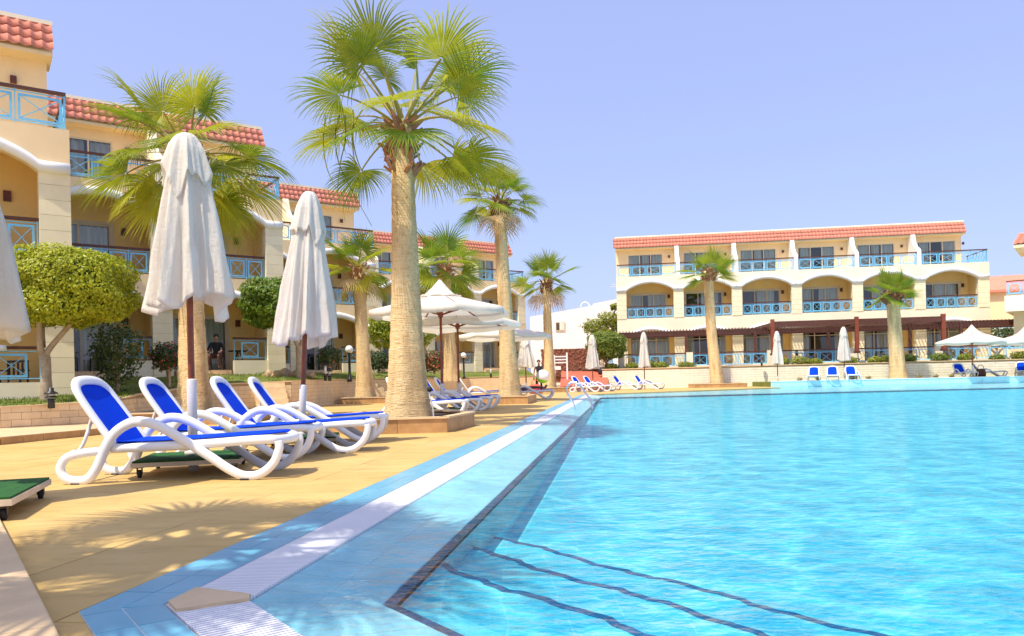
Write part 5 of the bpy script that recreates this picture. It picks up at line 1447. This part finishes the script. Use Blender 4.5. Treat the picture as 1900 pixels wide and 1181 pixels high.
# standing swimmer with a ball
sw = at(1000, 700, 41.0); SWZ = 0.0
H_ = at(1000, 669, 41.0).z
k_ = H_/1.66
pr_ = empty('person', (sw.x, 41.0, SWZ), 0, 'person in a black swimsuit standing beside a palm with a ball under one arm', 'person')
P = dict(pelvis=(0,0,.88), belly=(0,0,1.02), chest=(0,0,1.24), neck=(0,0,1.42), head=(.0,-.02,1.55), face=(.2,-1,0),
         shl=(.17,0,1.34), ell=(.27,-.04,1.10), wrl=(.22,-.2,.98), shr=(-.17,0,1.34), elr=(-.24,.02,1.07), wrr=(-.25,-.06,.84),
         hpl=(.09,0,.84), knl=(.11,-.02,.47), anl=(.12,.02,.09), tol=(.14,-.14,.04), hpr=(-.09,0,.84), knr=(-.12,-.05,.47), anr=(-.13,.02,.09), tor=(-.15,-.13,.04))
J, E_ = skeleton(P)
bo = body('body', J, E_, ['skin','cloth_black'], lambda c: 1 if (.46 < c.z < 1.40 and abs(c.x) < .20) or (.12 < c.z < .80) else 0, pr_)
hair_cap(pr_, (0,.01,1.56), .10, back=Vector((0,.02,.01))); pr_.scale = (k_,)*3
# beach ball
bc = at(1007, 699, 40.6); bs = MB(); K, N, rb = 20, 14, .36
for i in range(N+1):
    t = math.pi*i/N
    for j in range(K): a = 2*math.pi*j/K; bs.v.append((rb*math.sin(t)*math.cos(a), rb*math.sin(t)*math.sin(a), rb*math.cos(t)))
for i in range(N):
    for j in range(K): bs.f.append((i*K+j, (i+1)*K+j, (i+1)*K+(j+1)%K, i*K+(j+1)%K)); bs.m.append(1 if i > 7 else 0)
bb = bs.build('beach_ball', ['plastic_white','ball_green'], None, True); bb.location = (bc.x, bc.y-.25, bc.z); bb.rotation_euler = (.3,.3,0)
tag(bb, 'white and lime green beach ball held by the standing person', 'ball')
# person lying on the lounger, head towards the raised backrest
lp = empty('person', (LXP[0], LXP[1], 0), R(2), 'sunbather lying on the lounger with legs stretched towards the pool', 'person')
P = dict(pelvis=(.62,0,.43), belly=(.50,0,.50), chest=(.36,0,.67), neck=(.24,0,.84), head=(.18,0,.97), face=(.7,0,.6),
         shl=(.30,.17,.78), ell=(.22,.30,.98), wrl=(.10,.16,1.02), shr=(.30,-.17,.78), elr=(.46,-.27,.62), wrr=(.62,-.2,.52),
         hpl=(.68,.09,.43), knl=(1.10,.12,.46), anl=(1.52,.12,.44), tol=(1.60,.13,.56), hpr=(.68,-.09,.43), knr=(1.10,-.11,.48), anr=(1.54,-.1,.44), tor=(1.62,-.1,.56))
J, E_ = skeleton(P)
body('body', J, E_, ['skin_dark','cloth_grey'], lambda c: 1 if .50 < c.x < .98 and c.z < .60 and abs(c.y) < .24 else 0, lp)
hair_cap(lp, (.17,0,.98), .098, back=Vector((-.03,0,.02)))
# man on the terrace of the second wing
ms_ = at(402, 690, 28.4)
mp_ = empty('person', (ms_.x, 28.4, 1.40), R(10), 'man in dark shirt and brown trousers sitting on a shaded terrace chair', 'person')
P = dict(pelvis=(0,0,.52), belly=(0,.0,.66), chest=(0,-.02,.88), neck=(0,-.03,1.05), head=(.02,-.05,1.19), face=(.3,-1,-.1),
         shl=(.19,-.02,.98), ell=(.27,-.08,.74), wrl=(.20,-.28,.66), shr=(-.19,-.02,.98), elr=(-.27,-.1,.74), wrr=(-.17,-.28,.66),
         hpl=(.10,-.03,.50), knl=(.16,-.44,.52), anl=(.17,-.42,.10), tol=(.19,-.56,.04), hpr=(-.10,-.03,.50), knr=(-.16,-.44,.52), anr=(-.17,-.42,.10), tor=(-.19,-.56,.04))
J, E_ = skeleton(P)
body('body', J, E_, ['skin','cloth_black','bag_brown'], lambda c: 0 if c.z > 1.03 or (c.y < -.2 and .6 < c.z < .76) else (1 if c.z > .60 else (2 if c.z > .1 else 1)), mp_)
hair_cap(mp_, (.02,-.03,1.20), .10, back=Vector((0,.02,.01)))

# ================================================================ FURNITURE AND SMALL THINGS
def chair(label, loc, rz, mat='black_metal', group='patio chairs'):
    rt = empty('patio_chair', loc, rz, label, 'chair', group)
    MB().box(-.24,.24,-.23,.23,.42,.455).build('seat', mat, rt)
    bk = MB()
    for k in range(5): bk.box(-.2+k*.1-.02, -.2+k*.1+.02, .21, .235, .50, .84)
    bk.box(-.24,.24,.205,.24,.845,.90); bk.build('backrest', mat, rt)
    for i, j in ((-1,-1),(1,-1),(1,1),(-1,1)): MB().box(i*.22-.018, i*.22+.018, j*.21-.018, j*.21+.018, 0, .42 if j < 0 else .90).build('leg', mat, rt)
    for i in (-1,1): MB().box(i*.25-.025, i*.25+.025, -.22, .2, .63, .66).build('armrest', mat, rt)
    return rt
def table(label, loc, rz, mat='black_metal', r=.38):
    rt = empty('patio_table', loc, rz, label, 'table', 'patio tables')
    MB().lathe([(r-.01,.70),(r,.71),(r,.735),(r-.01,.74)], k=20).build('table_top', mat, rt, True)
    for k in range(3):
        a = k*2.094; MB().bar((.05*math.cos(a),.05*math.sin(a),.69), (.3*math.cos(a),.3*math.sin(a),0), .03, .03).build('leg', mat, rt)
def sec_pt(rx, ry, tz, s, y): q = Vector((rx, ry, tz)) + dL*s + Vector((-dL.y, dL.x, 0))*y; return q
chair('chair under the seated man on the terrace', (ms_.x-.02, 28.42, 1.40), R(190) - R(180), 'wood_dark')
table('dark round table beside the terrace railing right of the seated man', sec_pt(-8.66,29.5,1.40,-1.5,.95), 0)
chair('dark metal chair on the shaded terrace left of the largest parasol', sec_pt(-8.66,29.5,1.40,-7.2,.9), R(60))
chair('second dark chair by the glass door left of the largest parasol', sec_pt(-8.66,29.5,1.40,-6.2,1.0), R(-30))
chair('dark chair by the curtained door right of the second folded parasol', sec_pt(-7.1,40.75,1.50,-2.6,1.0), R(20))
table('small table by the curtained door right of the second folded parasol', sec_pt(-7.1,40.75,1.50,-1.7,1.0), 0)
chair('dark chair on the terrace at the far left behind the blue railing', sec_pt(-10.62,18.7,.65,-1.2,1.0), R(10))
c = at(1137, 680, 55.5); chair('blue plastic chair beside the far hotel corner', (c.x, 55.5, 1.3), R(40), 'rail_blue')
for i, x in enumerate((5.4, 6.6, 12.6, 18.2, 29.0, 32.6)):
    chair(['chair under the pergola behind the second railing run', 'another chair under the pergola behind the second railing run', 'chair under the raised pergola left of its middle post', 'chair under the raised pergola right of its middle post', 'blue chair behind the right open far parasol', 'blue chair behind the railing at the right edge'][i], fb(x, -1.6, TZ), FB_ANG + R(30*i), 'black_metal' if i < 4 else 'rail_blue')
def globe(label, px, Y, z0, ytop):
    c = at(px, 700, Y); h = at(px, ytop, Y).z - z0
    rt = empty('globe_lamp', (c.x, Y, z0), 0, label, 'lamp', 'black posts with white globes')
    MB().lathe([(.09,-.1),(.09,.03),(.055,.06),(.05,h-.34),(.085,h-.33),(.085,h-.27)], k=12).build('post', 'black_metal', rt, True)
    MB().lathe([(.07,h-.28)]+[(.165*math.sin(math.pi*(i+1.2)/11), h-.15-.165*math.cos(math.pi*(i+1.2)/11)) for i in range(10)], k=18).build('globe', 'glass_bulb', rt, True)
globe('white globe lamp on a black post left of the short palm', 649, 31.6, .95, 642)
globe('white globe lamp on a black post right of the brown parasol poles', 861, 45.0, 1.0, 655)
def bollard(label, loc, h=.42):
    rt = empty('bollard_light', loc, 0, label, 'lamp', 'low black garden lights')
    MB().lathe([(.06,-.05),(.06,.12),(.05,.14)], k=12).build('base', 'black_metal', rt, True)
    MB().lathe([(.045,.14),(.045,h-.10)], k=12).build('lens', 'glass_bulb', rt, True)
    MB().lathe([(.11,.15),(.11,.165),(.05,.19)], k=14).build('louvre', 'black_metal', rt, True)
    MB().lathe([(.12,h-.12),(.12,h-.10),(.05,h-.06),(.05,h)], k=14).build('cap', 'black_metal', rt, True)
c = at(92, 740, 14.55); bollard('low black garden light on the grass before the big topiary', (c.x, 14.6, .5), .34)
c = at(588, 700, 26.0); bollard('taller black garden light right of the second parasol pole', (c.x, 27.2, .95), .62)
c = at(604, 700, 26.0); bollard('shorter black garden light on the wall right of the second parasol', (c.x, 26.6, .94), .40)
c = at(917, 700, 46); bollard('black garden light on the lawn behind the palm with pale dead fronds', (at(911,700,46).x, 46, 1.0), .70)
c = at(1407, 690, 50.2); bollard('black light on the coping of the far block wall', (c.x, fb(11.6,-6.1).y, 1.36), .45)
# grab rail at the pool edge
hr_ = [at(1068,763,19.4), at(1062,745,19.4), at(1052,728,19.4), at(1053,716,19.4), at(1063,709.5,19.4), at(1076,716,19.3), at(1088,732,19.2), at(1097,746,19.1), at(1099,768,19.0)]
o_ = hr_[0].copy()
gr = MB().tube(smoothpath([p - o_ for p in hr_], 7), .026, 12).build('grab_rail', 'chrome', None, True); gr.location = o_
tag(gr, 'curved chrome grab rail standing at the pool edge', 'handrail')
# tap stick in the planter
c = at(798, 760, 12.9); rt = empty('garden_tap', (c.x, 12.9, .18), 0, 'thin grey stick with black knob in the central planter', 'tap')
MB().tube(smoothpath([(.06,0,-.03),(.045,0,.2),(0,0,.35),(0,0,.47)],5), .012, 8).build('stem', 'grey_sleeve', rt, True)
MB().lathe([(.01,.44),(.04,.455),(.045,.50),(.03,.53),(.01,.54)], k=12).build('knob', 'rubber', rt, True)
# lifeguard style ladder stand
c = at(1041, 700, 51); rt = empty('towel_stand', (c.x, 51, .75), R(-10), 'pale pink slatted stand on the coral ramp', 'stand')
for x in (-.42, .42): MB().box(x-.05, x+.05, -.05, .05, -.2, 1.75 if x > 0 else 1.6).build('post', 'house_white', rt)
for k in range(3): MB().box(-.37, .37, -.03, .03, 1.05+k*.2, 1.13+k*.2).build('slat', 'house_white', rt)
MB().box(-.37, .0, -.03, .03, .62, .86).build('notice_board', 'house_white', rt)
# towels on the left rail, bags
for lb, dx in (('folded white towel on the left terrace rail, left one', -1.02), ('folded white towel on the left terrace rail, right one', -.80)):
    q = sec_pt(-10.62,18.7,.65+1.205,dx-.66,.20); tw = MB(); n_ = 8
    prf = [(-.09,-.12),(-.085,.0),(-.05,.022),(.05,.022),(.085,0),(.09,-.10)]
    tw.add([(-.09+.01*math.sin(i), y, z) for i, (y, z) in enumerate(prf)] + [(.09+.008*math.cos(i*2), y, z+.004*math.sin(i*3)) for i, (y, z) in enumerate(prf)], [(i+1, i, i+6, i+7) for i in range(5)])
    t_ = tw.build('towel', 'towel', None, True); t_.location = q; t_.rotation_euler = (0,0,AL); sm = t_.modifiers.new('t','SOLIDIFY'); sm.thickness = .02
    tag(t_, lb, 'towel', 'towels on the left rail')
def bag(label, loc, mat, s=.4, name='beach_bag'):
    rt = empty(name, loc, 0, label, 'bag')
    mb = MB().lathe([(.30*s,0),(.46*s,.06*s),(.50*s,.4*s),(.42*s,.75*s),(.30*s,.85*s)], k=14); mb.v = [(x, y*.6, z) for x, y, z in mb.v]
    mb.build('sack', mat, rt, True)
    MB().tube(smoothpath([(-.28*s,0,.8*s),(-.2*s,0,1.15*s),(.2*s,0,1.15*s),(.28*s,0,.8*s)],5), .03*s, 6).build('handle', mat, rt, True)
c = at(993, 720, 39.5); bag('red beach bag on the deck beside the standing person', (c.x, 39.5, 0), 'bag_red', .62)
c = at(1118, 690, 51.5); bag('black bag at the top of the coral ramp', (c.x, 51.6, .98), 'rubber', .6)
c = at(1818, 690, 47); bag('brown bag on the far grass beside the parasol pole', (c.x, 46.9, LZ), 'bag_brown', .62)
# boulders at the foot of the second wing
rn = random.Random(77)
for i, (px, py, sz) in enumerate(((525,690,.36),(552,690,.30),(500,688,.26),(570,692,.22))):
    c = at(px, py, 27.3); bm = bmesh.new(); bmesh.ops.create_icosphere(bm, subdivisions=3, radius=sz)
    for v in bm.verts:
        n_ = v.co.normalized(); v.co *= 1 + .18*math.sin(n_.x*5+i)+.12*math.sin(n_.y*7+n_.z*4+i*2)+rn.uniform(-.02,.02); v.co.z *= .65
    me = bpy.data.meshes.new('boulder'); bm.to_mesh(me); bm.free(); me.materials.append(MATS['rock'])
    for f in me.polygons: f.use_smooth = True
    b_ = put('boulder', me, None, (c.x, 27.3, 1.12)); tag(b_, ['largest tan boulder below the second wing terrace', 'second tan boulder from the right below the second wing terrace', 'leftmost tan boulder below the second wing terrace', 'smallest tan boulder nearest the second parasol pole'][i], 'boulder', 'boulders below the terrace')
# long hanging flower stalks on the central palm
mp = [o for o in bpy.data.objects if o.get('label', '').startswith('tall thick-trunked')][0]
for pts in (((655,205),(655,260),(668,310),(688,333)), ((672,205),(655,240),(658,300),(676,352)), ((630,215),(622,250),(628,300),(652,352),(690,420)), ((604,215),(600,260),(606,310),(632,372),(640,410)), ((640,215),(641,260),(632,300),(626,350))):
    w_ = [at(x, y, 12.9 if i else 13.1) - mp.location for i, (x, y) in enumerate(pts)]
    MB().tube(smoothpath(w_, 6), [.014-.0004*i for i in range((len(pts)-1)*6+1)], 6).build('flower_stalk', 'palm_leaf', mp, True)
# weeds on the far pool wall top
for i, px in enumerate((1490, 1522, 1585, 1612, 1700, 1730, 1757)):
    c = at(px, 700, 46.0); Y = 46.4 - (c.x-15.6)*5.4/46.4 + .35
    bush(f'{words[i]} tiny flowering tuft from the left along the far pool wall', (c.x, Y, LZ), .20, .15, .14, 90, .08, 200+i, ('shrub_leaf','flower'), .25, 'flower tufts along the far pool wall', name='flower_tuft', cat='flower')
